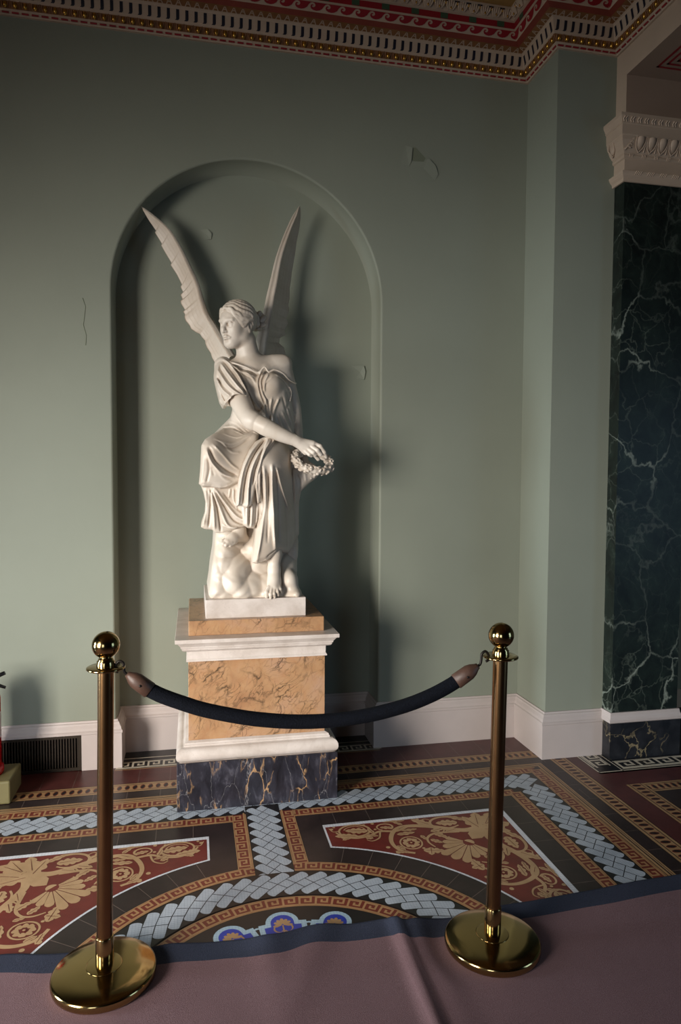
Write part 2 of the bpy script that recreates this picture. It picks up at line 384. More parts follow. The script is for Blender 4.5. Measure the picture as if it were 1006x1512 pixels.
# spandrel panels
W = .913
def spandrel(sx, sy):
    Q = lambda u, v: (XC+sx*u, YC+sy*v)
    c0 = .24; top = 1.053
    def outline(e):
        r = W+e; a0 = math.asin((c0+e)/r); a1 = PI/2-a0
        arc = [(r*math.sin(a0+(a1-a0)*k/40), r*math.cos(a0+(a1-a0)*k/40)) for k in range(41)]
        return arc, top-e
    for e, mat, ly in ((0, 'white', 3), (.009, 'panelred', 4)):
        arc, t = outline(e); n = len(arc)
        # quads from the arc out to the corner, split on the diagonal
        for k in range(n-1):
            (u0, v0), (u1, v1) = arc[k], arc[k+1]
            if k < n//2:
                fp([Q(u0, v0), Q(u1, v1), Q(u1 if k < n//2-1 else t, t), Q(u0, t)], mat, ly)
            else:
                fp([Q(u0, v0), Q(u1, v1), Q(t, v1), Q(t, v0 if k > n//2 else t)], mat, ly)
    cnt = [0]
    def leafpoly(pts, both=True, ly=None):
        ly = 6+.05*cnt[0] if ly is None else ly
        fp([Q(u, v) for u, v in pts], 'panelbuff', ly)
        if both: fp([Q(v, u) for u, v in pts], 'panelbuff', ly+.025)
    def ribbon(pts, w0, w1=None, n=5):
        w1 = w0 if w1 is None else w1
        P = catmull(pts, n); m = len(P); cnt[0] += 1
        L = []; Rr = []
        for i in range(m):
            a = Vector(P[max(0, i-1)]); b = Vector(P[min(m-1, i+1)]); d = (b-a).normalized(); nn = Vector((-d.y, d.x)); w = (w0+(w1-w0)*i/(m-1))/2
            L.append(Vector(P[i])+nn*w); Rr.append(Vector(P[i])-nn*w)
        for i in range(m-1): leafpoly([L[i], L[i+1], Rr[i+1], Rr[i]])
    def leaf(base, tip, w, lobes=4, curve=0.):
        """acanthus leaf: a row of rounded lobes each side of a midrib"""
        b = Vector(base); t = Vector(tip); d = t-b; L = d.length; d.normalize(); nn = Vector((-d.y, d.x))
        up = []; dn = []
        K = lobes*6
        for i in range(K+1):
            f = i/K; env = math.sin(PI*min(1, f*.92+.08))**.8*w/2; sc = .62+.38*abs(math.sin(PI*f*lobes))
            c = b+d*(L*f)+nn*(curve*L*math.sin(PI*f))
            up.append(c+nn*env*sc); dn.append(c-nn*env*sc)
        cnt[0] += 1
        for i in range(K): leafpoly([up[i], up[i+1], dn[i+1], dn[i]])
        # midrib
        fpz = [(b+d*(L*.1)-nn*.0012), (b+d*(L*.85)-nn*.0006), (b+d*(L*.85)+nn*.0006), (b+d*(L*.1)+nn*.0012)]
        fp([Q(*q) for q in fpz], 'panelred', 10.5); fp([Q(q[1], q[0]) for q in fpz], 'panelred', 10.55)
    def disc(c, r, mat='panelbuff', ly=None, n=16, k=0, amp=0.):
        cnt[0] += 1; ly = 6+.05*cnt[0] if ly is None else ly
        pts = [(c[0]+r*(1+amp*math.cos(k*a))*math.cos(a), c[1]+r*(1+amp*math.cos(k*a))*math.sin(a)) for a in [2*PI*i/n for i in range(n)]]
        fp([Q(*p) for p in pts], mat, ly); fp([Q(p[1], p[0]) for p in pts], mat, ly+.025)
    def loop(c, rx, ry, a0, a1, w0, w1=None):
        ribbon([(c[0]+rx*math.cos(a0+(a1-a0)*i/12), c[1]+ry*math.sin(a0+(a1-a0)*i/12)) for i in range(13)], w0, w1, 3)
    # palmette on the diagonal
    pb = Vector((.808, .808)); ax = math.atan2(-1, -1)
    for k in range(-4, 5):
        a = ax+k*.34; L = .165 if k == 0 else (.155 if abs(k) == 1 else .135-.009*abs(k))
        d = Vector((math.cos(a), math.sin(a))); nn = Vector((-d.y, d.x)); r = .021-.0022*abs(k)
        if k == 0: L = .15
        pts = [pb+d*.025-nn*.003, pb+d*(L-r*1.3)-nn*r, pb+d*(L-r*.5)-nn*r*.92, pb+d*L-nn*r*.4, pb+d*(L+.002), pb+d*L+nn*r*.4, pb+d*(L-r*.5)+nn*r*.92, pb+d*(L-r*1.3)+nn*r, pb+d*.025+nn*.003]
        fp([Q(*p) for p in pts], 'panelbuff', 6.0+.004*(k+5))
    fp([Q(*(pb+Vector((.022*math.cos(PI/4+k*PI/10-PI/2)+0, .022*math.sin(PI/4+k*PI/10-PI/2))))) for k in range(11)], 'panelbuff', 7)
    # junction husk towards the corner
    cnt[0] += 1; leafpoly([(.83, .83), (.875, .83), (.91, .86), (.945, .90), (.93, .93)])
    leaf((.93, .93), (1.03, 1.00), .08, 3); leaf((.90, .93), (.93, 1.045), .07, 3); leaf((.90, .905), (.86, 1.02), .06, 3)
    # main stem and scrolls along the edge (mirrored on the diagonal)
    ribbon([(.89, .915), (.83, .905), (.76, .93), (.69, .965), (.61, .985), (.55, .975), (.51, .925), (.495, .86), (.515, .80), (.565, .772)], .034, .012)
    loop((.573, .851), .045, .048, 0, 2*PI, .007)
    ribbon([(.80, .90), (.70, .905), (.655, .88), (.645, .84), (.66, .80)], .016, .006)
    for k in range(8):
        a = 2*PI*k/8; disc((.573+.025*math.cos(a), .851+.027*math.sin(a)), .0115, k=3, amp=.12)
    disc((.573, .851), .008, 'panelred', 10.6); disc((.573, .851), .005, 'panelbuff', 10.7)
    leaf((.605, .785), (.69, .765), .045, 4); leaf((.545, .785), (.49, .80), .024, 3); leaf((.64, .80), (.625, .745), .04, 3)
    disc((.50, .79), .01); disc((.47, .835), .009)
    loop((.77, .985), .068, .048, .2*PI, 1.75*PI, .014, .008); leaf((.82, .975), (.725, .985), .055, 4); leaf((.74, .94), (.68, .92), .035, 3)
    leaf((.70, .975), (.63, 1.04), .045, 3)
    ribbon([(.60, .985), (.54, .955), (.47, .965), (.42, .94), (.36, .93), (.31, .955), (.285, .99)], .016, .008)
    loop((.5, .997), .034, .026, -.3*PI, 1.35*PI, .010, .006); leaf((.528, .985), (.478, .998), .026, 3)
    loop((.366, .991), .066, .05, -.55*PI, 1.3*PI, .012, .008); leaf((.42, .98), (.325, .998), .05, 4); loop((.366, .991), .046, .036, -.2*PI, .9*PI, .005)
    leaf((.37, .945), (.275, .962), .046, 4); leaf((.40, .932), (.43, .915), .03, 2); disc((.272, 1.02), .008); disc((.285, 1.035), .006); ribbon([(.30, 1.0), (.275, 1.0), (.262, 1.03)], .006, .004)
    ribbon([(.47, .965), (.455, .915), (.42, .895), (.40, .91)], .009, .004); leaf((.455, .93), (.395, .955), .02, 2)
    leaf((.86, .99), (.79, 1.038), .034, 3); leaf((.69, .905), (.735, .865), .032, 3); leaf((.535, .925), (.615, .930), .030, 3); leaf((.63, .955), (.56, .952), .022, 3)
    leaf((.66, .86), (.70, .825), .028, 3); leaf((.51, .84), (.535, .80), .022, 2); leaf((.63, .90), (.645, .86), .022, 2); leaf((.80, .925), (.74, .905), .03, 3)
    ribbon([(.75, .93), (.715, .885), (.725, .86), (.745, .868)], .007, .004); ribbon([(.68, .975), (.665, 1.01), (.69, 1.03), (.71, 1.015)], .007, .004)
    leaf((.58, 1.0), (.545, 1.036), .022, 2); leaf((.44, .955), (.425, 1.0), .024, 2); leaf((.335, .94), (.30, .925), .02, 2); leaf((.55, .965), (.59, .99), .02, 2)
    for q in ((.71, .935), (.455, .985), (.66, 1.035), (.53, .785), (.61, .80), (.415, 1.03)): disc(q, .0065)
    leaf((.60, 1.035), (.50, 1.04), .018, 3); disc((.455, 1.035), .008)
def catmull(pts, n):
    P = [pts[0]]+list(pts)+[pts[-1]]; out = []
    for i in range(1, len(P)-2):
        for k in range(n):
            t = k/n; p0, p1, p2, p3 = (Vector(P[j]) for j in (i-1, i, i+1, i+2))
            out.append(.5*((2*p1)+(p2-p0)*t+(2*p0-5*p1+4*p2-p3)*t*t+(3*p1-p0-3*p2+p3)*t**3))
    out.append(Vector(pts[-1])); return out
spandrel(1, 1); spandrel(-1, 1); spandrel(1, -1); spandrel(-1, -1)
# blue shields inside the ring
for k in range(-4, 5):
    a = k*.405-.025; ca, sa = math.cos(a), math.sin(a)
    R = lambda u, v: (XC+u*ca+v*sa, YC-u*sa+v*ca)
    def shape(x0, x1, v1, r):
        return [(-x0, .30), (-x1, v1), (-r, v1+.003)]+[(r*math.cos(PI-PI*i/12), .445+r*math.sin(PI*i/12)) for i in range(13)]+[(r, v1+.003), (x1, v1), (x0, .30)]
    fp([R(*p) for p in shape(.072, .081, .441, .056)], 'lightblue', 9); fp([R(*p) for p in shape(.054, .062, .424, .039)], 'blue', 10)
    fp([R(u, v) for u, v in ((-.09, .424), (.09, .424), (.09, .432), (-.09, .432))], 'lightblue', 8.5+.05*(k % 2))
    q_ = 10.5
    for ang, L_, wd in ((0, .034, .007), (.55, .032, .007), (-.55, .032, .007), (1.1, .032, .007), (-1.1, .032, .007), (1.75, .034, .007), (-1.75, .034, .007)):
        q_ += .05; e = (math.sin(ang), math.cos(ang)); g = (e[1], -e[0])
        fp([R(e[0]*L_*f+g[0]*h*wd, .432+e[1]*L_*f+g[1]*h*wd) for f, h in ((.1, -.35), (.6, -1), (.9, -.7), (1, 0), (.9, .7), (.6, 1), (.1, .35))], 'pale', q_)
    fp([R(u, v) for u, v in ((-.004, .36), (-.002, .43), (.002, .43), (.004, .36))], 'pale', 11.2)
    for sg in (-1, 1):
        arc = [(sg*(.004+.016*(1-math.cos(f))*(1-.05*f)), .402-.016*math.sin(f)*(1-.1*f)+.004*f) for f in [i*.5 for i in range(11)]]
        for i in range(10):
            (u0, v0), (u1, v1) = arc[i], arc[i+1]; q_ += .02
            fp([R(u0-.0028, v0-.001), R(u1-.0028, v1-.001), R(u1+.0028, v1+.001), R(u0+.0028, v0+.001)], 'pale', q_+.5)
# tile joints in the dark bands
for k in range(-12, 13):
    x = XC+k*.152
    if abs(k*.152) > .24: fp([(x-.001, YC+1.067), (x+.001, YC+1.067), (x+.001, YC+1.168), (x-.001, YC+1.168)], 'joint', 2)
    fp([(x-.001, YC+1.491), (x+.001, YC+1.491), (x+.001, YC+1.56), (x-.001, YC+1.56)], 'joint', 2)
    fp([(x-.001+.04, YC+1.656), (x+.001+.04, YC+1.656), (x+.001+.04, YC+1.86), (x-.001+.04, YC+1.86)], 'joint', 2)
    y = YC+k*.152
    fp([(XC+1.067, y-.001), (XC+1.168, y-.001), (XC+1.168, y+.001), (XC+1.067, y+.001)], 'joint', 2)
    fp([(XC+1.491, y-.001), (XC+1.56, y-.001), (XC+1.56, y+.001), (XC+1.491, y+.001)], 'joint', 2)
for k in range(48):
    a = 2*PI*(k+.5)/48*1.0; 
    if min(abs((a % (PI/2))), PI/2-abs(a % (PI/2))) < .17: continue
    fp([(XC+r*math.sin(a+e/r), YC+r*math.cos(a+e/r)) for r, e in ((.803, -.001), (.912, -.001), (.912, .001), (.803, .001))], 'joint', 2)
# niche floor, white key on black
fp([(-2.24, -.06), (-.84, -.06), (-.84, .25), (-2.24, .25)], 'black', 2)
meander(Strip((-2.24, -.008), (1, 0), 1.4), .085, 3, 'cream', 'black', per=.078)
fp([(-2.24, .075), (-.84, .075), (-.84, .083), (-2.24, .083)], 'cream', 3)
fp([(-2.24, -.066), (-.84, -.066), (-.84, -.058), (-2.24, -.058)], 'buff', 3)
# around the pilaster
RX = XC+1.72
fp([(RX, YC+1.3), (3.2, YC+1.3), (3.2, .2), (RX, .2)], 'black', 4)
meander(Strip((RX+.15, -.503), (1, 0), 2.2), .10, 5, 'cream', 'black', per=.115)
meander(Strip((RX+.065, -.33), (0, -1), .17), .10, 5, 'cream', 'black', per=.09)
fp([(RX, -.572), (3.2, -.572), (3.2, -.564), (RX, -.564)], 'cream', 7); fp([(RX, -.572), (RX+.008, -.572), (RX+.008, -.3), (RX, -.3)], 'cream', 7)
fp([(RX+.135, -.572), (RX+.141, -.572), (RX+.141, -.3), (RX+.135, -.3)], 'cream', 7)
fp([(XC+1.656, -7.5), (3.2, -7.5), (3.2, -.572), (XC+1.656, -.572)], 'redplain', 4)
px0, py0 = .227, -.723
fp([(px0, -7.5), (3.2, -7.5), (3.2, py0), (px0, py0)], 'dark', 5)
chain(Strip((px0, py0-.045), (1, 0), 2.9), .09, 6, 0, 2.9); chain(Strip((px0+.045, py0), (0, -1), 4), .09, 8.5, 0, 4)
floor = struct(fl.build('floor', [FM[k] for k in FK], weld=False))
# ------------------------------------------------------------------ walls
NX, NR, NZ, ND = -1.538, .698, 2.434, .2
WL, CE = -5.2, 3.95
def arcpath(off, n=48):
    """niche outline from the left foot over the arch to the right foot"""
    r = NR+off
    return [(NX-r, 0.)]+[(NX-r, NZ*k/6) for k in range(1, 6)]+[(NX-r*math.cos(PI*k/n), NZ+r*math.sin(PI*k/n)) for k in range(n+1)]+[(NX+r, NZ*k/6) for k in range(5, 0, -1)]+[(NX+r, 0.)]
wb = MB(); RR = .012
hole = arcpath(RR)
for (x0, z0), (x1, z1) in zip(hole[:-1], hole[1:]):
    if abs(x1-x0) < 1e-6: continue
    wb.face([(x0, 0, z0), (x1, 0, z1), (x1, 0, CE), (x0, 0, CE)])
wb.face([(WL, 0, 0), (hole[0][0], 0, 0), (hole[0][0], 0, NZ), (hole[0][0], 0, CE), (WL, 0, CE)])
wb.face([(hole[-1][0], 0, 0), (0, 0, 0), (0, 0, CE), (hole[-1][0], 0, CE)])
rim = []
for k in range(6):
    a = PI/2*k/5; rim.append((RR*(1-math.sin(a)), RR*(1-math.cos(a))))
rows = [[(x, y, z) for x, z in arcpath(o)] for o, y in rim]+[[(x, ND, z) for x, z in arcpath(0)]]
wb.grid(rows, 0, True)
ap = arcpath(0); wb.face([(x, ND, z) for x, z in ap])
wall_back = struct(wb.build('wall_back', M['wall']))
for p in wall_back.data.polygons:
    if len(p.vertices) > 6: p.use_smooth = False
# pier on the right of the back wall
wr = MB(); PX, PY = .336, -.331
wr.face([(0, 0, 0), (0, PY, 0), (0, PY, CE), (0, 0, CE)]); wr.face([(0, PY, 0), (PX, PY, 0), (PX, PY, CE), (0, PY, CE)])
wr.face([(PX, PY, 0), (.74, PY, 0), (.74, PY, CE), (PX, PY, CE)]); wr.face([(.74, PY, 0), (.74, .8, 0), (.74, .8, CE), (.74, PY, CE)])
wall_right = struct(wr.build('wall_right', M['wall']))
wh = MB(); wh.box(.74, 3.2, .6, .7, 0, 3.6); wall_hall = struct(wh.build('wall_hall', M['wall']))
# other walls, behind the camera and to the sides, with the window openings that light the place
def wall_open(name, p0, d, L, openings, mat, H=CE):
    """vertical wall from p0 along d, with rectangular openings (s0,s1,z0,z1)"""
    w = MB(); ss = sorted({0, L}|{s for o in openings for s in o[:2]}); zz = sorted({0, H}|{z for o in openings for z in o[2:]})
    for a, b in zip(ss[:-1], ss[1:]):
        for c, e in zip(zz[:-1], zz[1:]):
            if any(o[0] <= a < o[1] and o[2] <= c < o[3] for o in openings): continue
            w.face([(p0[0]+d[0]*s, p0[1]+d[1]*s, z) for s, z in ((a, c), (b, c), (b, e), (a, e))])
    return struct(w.build(name, mat))
wall_open('wall_left', (WL, 0), (0, -1), 7.5, [(3.1, 4.7, .4, 3.4), (.95, 1.75, .15, 1.75)], M['dim'])
wall_open('wall_front', (WL, -7.5), (1, 0), 8.4, [(.6, 2.1, .1, 2.9)], M['dim'])
wall_open('wall_far', (3.2, .7), (0, -1), 8.2, [(4.0, 5.6, .2, 2.9)], M['dim'], 3.6)
def window(n, pts, d):
    f = MB(); a = Vector(pts[0]); 
    (x0, y0), (s, z0, z1) = pts
    u = Vector((d[0], d[1])); nn = Vector((-d[1], d[0]))
    def bar(s0, s1, a0, a1):
        q = [Vector((x0, y0))+u*t+nn*w for t, w in ((s0, -.05), (s1, -.05), (s1, .05), (s0, .05))]
        lo = [(v.x, v.y, a0) for v in q]; hi = [(v.x, v.y, a1) for v in q]
        f.face(lo); f.face(hi)
        for i in range(4): f.face([lo[i], lo[(i+1) % 4], hi[(i+1) % 4], hi[i]])
    bar(0, s, z0, z0+.06); bar(0, s, z1-.06, z1); bar(0, .06, z0, z1); bar(s-.06, s, z0, z1); bar(s/2-.02, s/2+.02, z0, z1); bar(0, s, (z0+z1)/2-.02, (z0+z1)/2+.02)
    struct(f.build('window_%d' % n, M['white']))
window(3, ((WL, -.95), (.8, .15, 1.75)), (0, -1)); window(1, ((WL, -3.1), (1.6, .4, 3.4)), (0, -1)); window(2, ((WL+.6, -7.5), (1.5, .1, 2.9)), (1, 0))
# ceiling
cl = MB(); cl.face([(WL, 0, CE), (PX, 0, CE), (PX, -7.5, CE), (WL, -7.5, CE)])
ceiling = struct(cl.build('ceiling', M['goldpaint']))
# beam carried by the pilaster, running towards the viewer over the opening
bm_ = MB(); BX0, BX1, BZ, PF = .336, .74, 3.558, -.42
bm_.face([(BX0, PY, 3.32), (BX0, PF, 3.32), (BX0, PF, CE), (BX0, PY, CE)]); bm_.face([(BX0, PF, BZ), (BX0, -7.5, BZ), (BX0, -7.5, CE), (BX0, PF, CE)])
bm_.face([(BX0, PF, 3.32), (BX1, PF, 3.32), (BX1, PF, BZ), (BX0, PF, BZ)], 1)
bm_.face([(BX0, PF, BZ), (3.2, PF, BZ), (3.2, -7.5, BZ), (BX0, -7.5, BZ)], 1)
bm_.face([(BX1, PF, 3.32), (BX1, .7, 3.32), (BX1, .7, BZ), (BX1, PF, BZ)], 1); bm_.face([(BX1, PF, BZ), (BX1, .7, BZ), (3.2, .7, BZ), (3.2, PF, BZ)], 1)
sx0, sy0 = .439, -.508
for k in range(3):
    e = k*.034; w = .013; x0, y1 = sx0+e, sy0-e*.95; x1, y0 = 3.0-e, -6.9+e; z = BZ-.0015
    for a, b, c, d in ((x0, x1, y1-w, y1), (x0, x1, y0, y0+w), (x0, x0+w, y0, y1), (x1-w, x1, y0, y1)): bm_.face([(a, c, z), (b, c, z), (b, d, z), (a, d, z)], 2)
beam = struct(bm_.build('trim_2', [M['cream'], M['soffit'], M['red']]))

# ------------------------------------------------------------------ skirting
bprof = [(.03, 0), (.03, .183), (.034, .186), (.034, .197), (.028, .202), (.026, .214), (.018, .228), (.016, .236), (.01, .240), (.008, .248), (0, .248)]
T = .03
bb = MB()
sweep(bb, [(WL, 0), (-2.962, 0)], bprof); 
vx0, vx1 = -2.96, -2.402
sweep(bb, [(vx0, 0), (vx1, 0)], [(.03, .188)]+bprof[2:]); bb.box(vx0, vx0+.001, -.03, 0, 0, .188); bb.box(vx1-.001, vx1, -.03, 0, 0, .188)
xl, xr = NX-NR, NX+NR
sweep(bb, [(vx1, 0), (xl, 0), (xl, ND), (xr, ND), (xr, 0), (0, 0), (0, PY), (PX, PY)], bprof)
struct(bb.build('baseboard_back', M['white']))
vg = thing('vent_grille', 'low dark bronze vent grille with upright slats set in the white skirting at left', 'vent', (-2.68, -.02, 0))
g = MB(); g.box(vx0, vx1, -.006, -.004, .004, .187); g.build('backing', M['black'], vg)
g = MB()
for a, b, c, d in ((vx0+.001, vx1-.001, .003, .018), (vx0+.001, vx1-.001, .17, .187), (vx0+.001, vx0+.016, .018, .17), (vx1-.016, vx1-.001, .018, .17)): g.box(a, b, -.028, -.006, c, d)
g.build('frame', M['grille'], vg)
g = MB(); k = vx0+.022
while k < vx1-.02: g.box(k, k+.006, -.024, -.008, .018, .17); k += .0135
g.build('slat_panel', M['grille'], vg)

# ------------------------------------------------------------------ marble pilaster
pl = thing('pilaster', 'dark green veined marble pilaster with carved cream capital beside the wall pier', 'pilaster', (.54, -.375, 0))
ppath = [(PX, PY), (PX, PF), (BX1, PF), (BX1, PY)]
m = MB(); sweep(m, ppath, [(.011, 0), (.011, .195), (0, .195)]); m.build('plinth', M['dplinth'], pl)['label'] = 'black veined marble plinth block'
m = MB(); sweep(m, ppath, [(.012, .195), (.017, .2), (.017, .212), (.012, .222), (.008, .235), (.006, .25), (-.004, .25)]); m.build('base_moulding', M['white'], pl)['label'] = 'white moulded band above the plinth'
m = MB(); sweep(m, ppath, [(-.003, .25), (-.003, 3.03)]); m.build('shaft', M['verde'], pl)
cp = [(.003, 3.02), (.012, 3.02), (.014, 3.035), (.024, 3.045), (.03, 3.055), (.032, 3.066), (.024, 3.07), (.004, 3.075), (.003, 3.135), (.012, 3.14), (.014, 3.15), (.012, 3.158), (.018, 3.163), (.03, 3.18), (.046, 3.215), (.048, 3.232), (.052, 3.237), (.053, 3.283), (.058, 3.287), (.058, 3.294), (.066, 3.31), (.07, 3.318), (.07, 3.332), (0, 3.332)]
eg = MB(); sweep(eg, ppath, cp)
def onprof(side, s, o, z):
    return (PX-o, PY-s, z) if side == 0 else (PX+s, PF-o, z)
def tubeprof(mb, side, pts, r, n=6): mb.tube([onprof(side, *p) for p in pts], r, n)
for k in range(7):
    s = .012+k*.0635
    if k == 0:      # corner leaf
        for q in range(4): tubeprof(eg, 1, [(-.02+q*.009, .026+q*.003, 3.17+q*.012), (-.01+q*.009, .036+q*.003, 3.185+q*.012), (.008+q*.006, .034+q*.003, 3.18+q*.014)], .006)
        continue
    s -= .018
    rows = []
    for i in range(9):
        f = i/8; zz = 3.228-.062*f; o = .047-.029*f**1.6; w = .0215*math.sin(PI*min(1, .32+.68*f))**.7 if f < 1 else .0
        rows.append([onprof(1, s+w*math.cos(a), o+.018*math.sin(a)*math.sin(PI*min(1, .4+.6*f)), zz) for a in [PI*j/8 for j in range(9)]])
    eg.grid(rows)
    for sg in (-1, 1): tubeprof(eg, 1, [(s+sg*.022, .05, 3.23), (s+sg*.0265, .047, 3.205), (s+sg*.019, .036, 3.18), (s, .026, 3.163)], .003)
    tubeprof(eg, 1, [(s+.0318, .05, 3.23), (s+.0318, .044, 3.205), (s+.0318, .024, 3.166)], .004)
tubeprof(eg, 0, [(.02, .05, 3.23), (.016, .05, 3.2), (.03, .03, 3.166), (.055, .04, 3.19), (.058, .05, 3.225)], .0045)
eg.ball(onprof(0, .038, .038, 3.2), (.012, .016, .026), 12, 8)
for k in range(13):
    s = -.05+k*.04
    for dx in (0, .012): eg.tube([onprof(1, s+dx, .072, 3.312), onprof(1, s+dx-.006, .066, 3.302), onprof(1, s+dx+.002, .062, 3.292)], .004, 6)
for k in range(6):
    s = .04+k*.072
    for dx in range(4): eg.tube([onprof(1, s+dx*.010+.008, .034, 3.066), onprof(1, s+dx*.010, .027, 3.05)], .0032, 6)
    for dx in range(3): eg.tube([onprof(1, s+dx*.008-.02, .016, 3.158), onprof(1, s+dx*.008-.022, .013, 3.143)], .003, 6)
eg.build('capital', M['cream'], pl, weld=False)['label'] = 'carved cream capital'

# ------------------------------------------------------------------ painted cornice
crn = [(.0, 3.69), (.012, 3.69), (.014, 3.696), (.03, 3.706), (.032, 3.708), (.05, 3.734), (.055, 3.738), (.058, 3.744), (.069, 3.792), (.073, 3.798), (.080, 3.802), (.115, 3.811), (.142, 3.823), (.156, 3.862), (.166, 3.867), (.168, 3.897), (.18, 3.90), (.206, 3.945), (.206, 3.951)]
cmat = [0, 0, 0, 0, 2, 0, 0, 0, 0, 0, 3, 4, 0, 0, 1, 0, 5, 5]
cpath = [(WL, 0), (0, 0), (0, PY), (PX, PY), (PX, -7.5)]
c = MB(); sweep(c, cpath, crn, mats=cmat)
cornice = struct(c.build('trim_1', [M['cream'], M['red'], M['ochre'], M['ochre'], M['rust'], M['cream']]))
RUNS = [((WL, 0), (1, 0), 5.2, 1.9, 5.2, (0, -1)), ((0, 0), (0, -1), .331, 0, .331, (-1, 0)), ((0, PY), (1, 0), .336, 0, .336, (0, -1)), ((PX, PY), (0, -1), 7.2, 0, 1.9, (-1, 0))]
def runpt(i, s, o, z):
    p, d, L, a, b, n = RUNS[i]; return (p[0]+d[0]*s+n[0]*o, p[1]+d[1]*s+n[1]*o, z)
def rng(i, o, pitch):
    """centres along run i for a feature at offset o (mitres taken into account)"""
    p, d, L, a, b, n = RUNS[i]
    lo = a if i == 0 else (0. if i == 2 else 0.); hi = b
    if i == 0: hi = b-o
    if i == 1: lo = o; hi = b+o
    if i == 2: lo = -o; hi = b-o
    if i == 3: lo = o
    k = max(1, round((hi-lo)/pitch)); st = (hi-lo)/k
    return [lo+st*(j+.5) for j in range(k)], st
eggs = MB(); dash = MB(); slots = MB(); leaf = MB(); wave = MB(); acan = MB(); tips = MB(); grn = MB(); shell = MB()
for i in range(4):
    C_, st = rng(i, .043, .0444)
    for s in C_:
        c0 = runpt(i, s, .0455, 3.719); eggs.ball(c0, (.0105, .0105, .0155), 10, 7)
        for sg in (-1, 1): shell.tube([runpt(i, s+sg*.013, .051, 3.732), runpt(i, s+sg*.014, .046, 3.720), runpt(i, s+sg*.007, .038, 3.708)], .0028, 5)
        shell.tube([runpt(i, s+.0222, .052, 3.735), runpt(i, s+.0222, .036, 3.709)], .0022, 5)
    C_, st = rng(i, .02, .0444)
    for s in C_: dash.tube([runpt(i, s-.0155, .021, 3.6985), runpt(i, s+.0155, .021, 3.6985)], .0042, 6)
    C_, st = rng(i, .062, .0444)
    for s in C_:
        w = .0074; e = .0012
        q = [(.0595, 3.750, .0075), (.0615, 3.757, .001), (.0690, 3.790, 0)]
        for (o0, z0, _), (o1, z1, _) in zip(q[:-1], q[1:]):
            slots.face([runpt(i, s-w, o0+e, z0), runpt(i, s+w, o0+e, z0), runpt(i, s+w, o1+e, z1), runpt(i, s-w, o1+e, z1)])
        slots.face([runpt(i, s-w-.006, .0575+e, 3.7445), runpt(i, s+w-.006, .0575+e, 3.7445), runpt(i, s+w, .0595+e, 3.750), runpt(i, s-w, .0595+e, 3.750)])
    C_, st = rng(i, .095, .0444)
    H = lambda s, t: runpt(i, s, .082+.03*t, 3.8005+.0078*t)
    for s in C_:
        leaf.face([H(s-.016, 0), H(s-.010, 0), H(s+.001, .95), H(s-.004, .95)]); leaf.face([H(s+.010, 0), H(s+.016, 0), H(s+.004, .95), H(s-.001, .95)]); leaf.face([H(s-.009, .38), H(s+.009, .38), H(s+.007, .55), H(s-.007, .55)])
    C_, st = rng(i, .149, .0777)
    V = lambda s, t: runpt(i, s, .1425+.0135*t-.0012+.003, 3.823+.039*t-.0008)
    for s in C_:
        P0 = s-st/2
        pts = [(0, .14), (.2, .22), (.38, .42), (.48, .68), (.60, .90), (.75, .96), (.88, .86), (.93, .68), (.88, .52), (.78, .47), (.70, .54), (.72, .64), (.79, .64), (.80, .72), (.70, .76), (.62, .66), (.60, .48), (.66, .3), (.80, .18), (1, .14)]
        red = [(0, 1.)]+[(a, b) for a, b in pts[:6]]+[(.75, 1.)]
        wave.face([V(P0+st*a, b) for a, b in [(0, 1), (0, .14), (.2, .22), (.38, .42), (.48, .68), (.60, .90), (.75, .96), (.75, 1)]])
        wave.face([V(P0+st*a, b) for a, b in [(.75, 1), (.75, .96), (.88, .86), (.93, .68), (1, .6), (1, 1)]])
        wave.face([V(P0+st*a, b) for a, b in [(1, .6), (.93, .68), (.88, .52), (.78, .47), (.66, .3), (.80, .18), (1, .14)]])
        wave.face([V(P0+st*a, b) for a, b in [(.78, .47), (.70, .54), (.72, .64), (.79, .64), (.80, .72), (.70, .76), (.62, .66), (.60, .48), (.66, .3)]])
    C_, st = rng(i, .167, .155)
    for s in C_: grn.face([runpt(i, s-.02, .168, 3.869), runpt(i, s+.02, .168, 3.869), runpt(i, s+.02, .170, 3.896), runpt(i, s-.02, .170, 3.896)])
    C_, st = rng(i, .19, .062)
    for s in C_:
        for dx in (-.02, -.01, 0, .01, .02): acan.tube([runpt(i, s+dx*.6, .186, 3.902), runpt(i, s+dx*1.1, .199, 3.918), runpt(i, s+dx*1.25, .209, 3.936-abs(dx)*.35)], [.004, .0068, .0045], 6)
        tips.ball(runpt(i, s, .198, 3.908), (.004, .004, .009), 6, 5); tips.ball(runpt(i, s+st/2, .2035, 3.927), (.006, .006, .010), 6, 5)
        slots.face([runpt(i, s+st/2-.014, .2050, 3.940), runpt(i, s+st/2+.014, .2050, 3.940), runpt(i, s+st/2+.007, .1985, 3.925), runpt(i, s+st/2-.007, .1985, 3.925)])
for nm, mb, mt in (('gilt_egg_moulding', eggs, 'gold'), ('egg_surround', shell, 'ochre'), ('red_bead', dash, 'red'), ('navy_flutes', slots, 'navy'), ('leaf_border', leaf, 'cream'), ('wave_scroll', wave, 'red'), ('acanthus_relief', acan, 'cream'), ('gilt_tips', tips, 'gold'), ('green_blocks', grn, 'green')):
    mb.build(nm, M[mt], cornice, weld=False)

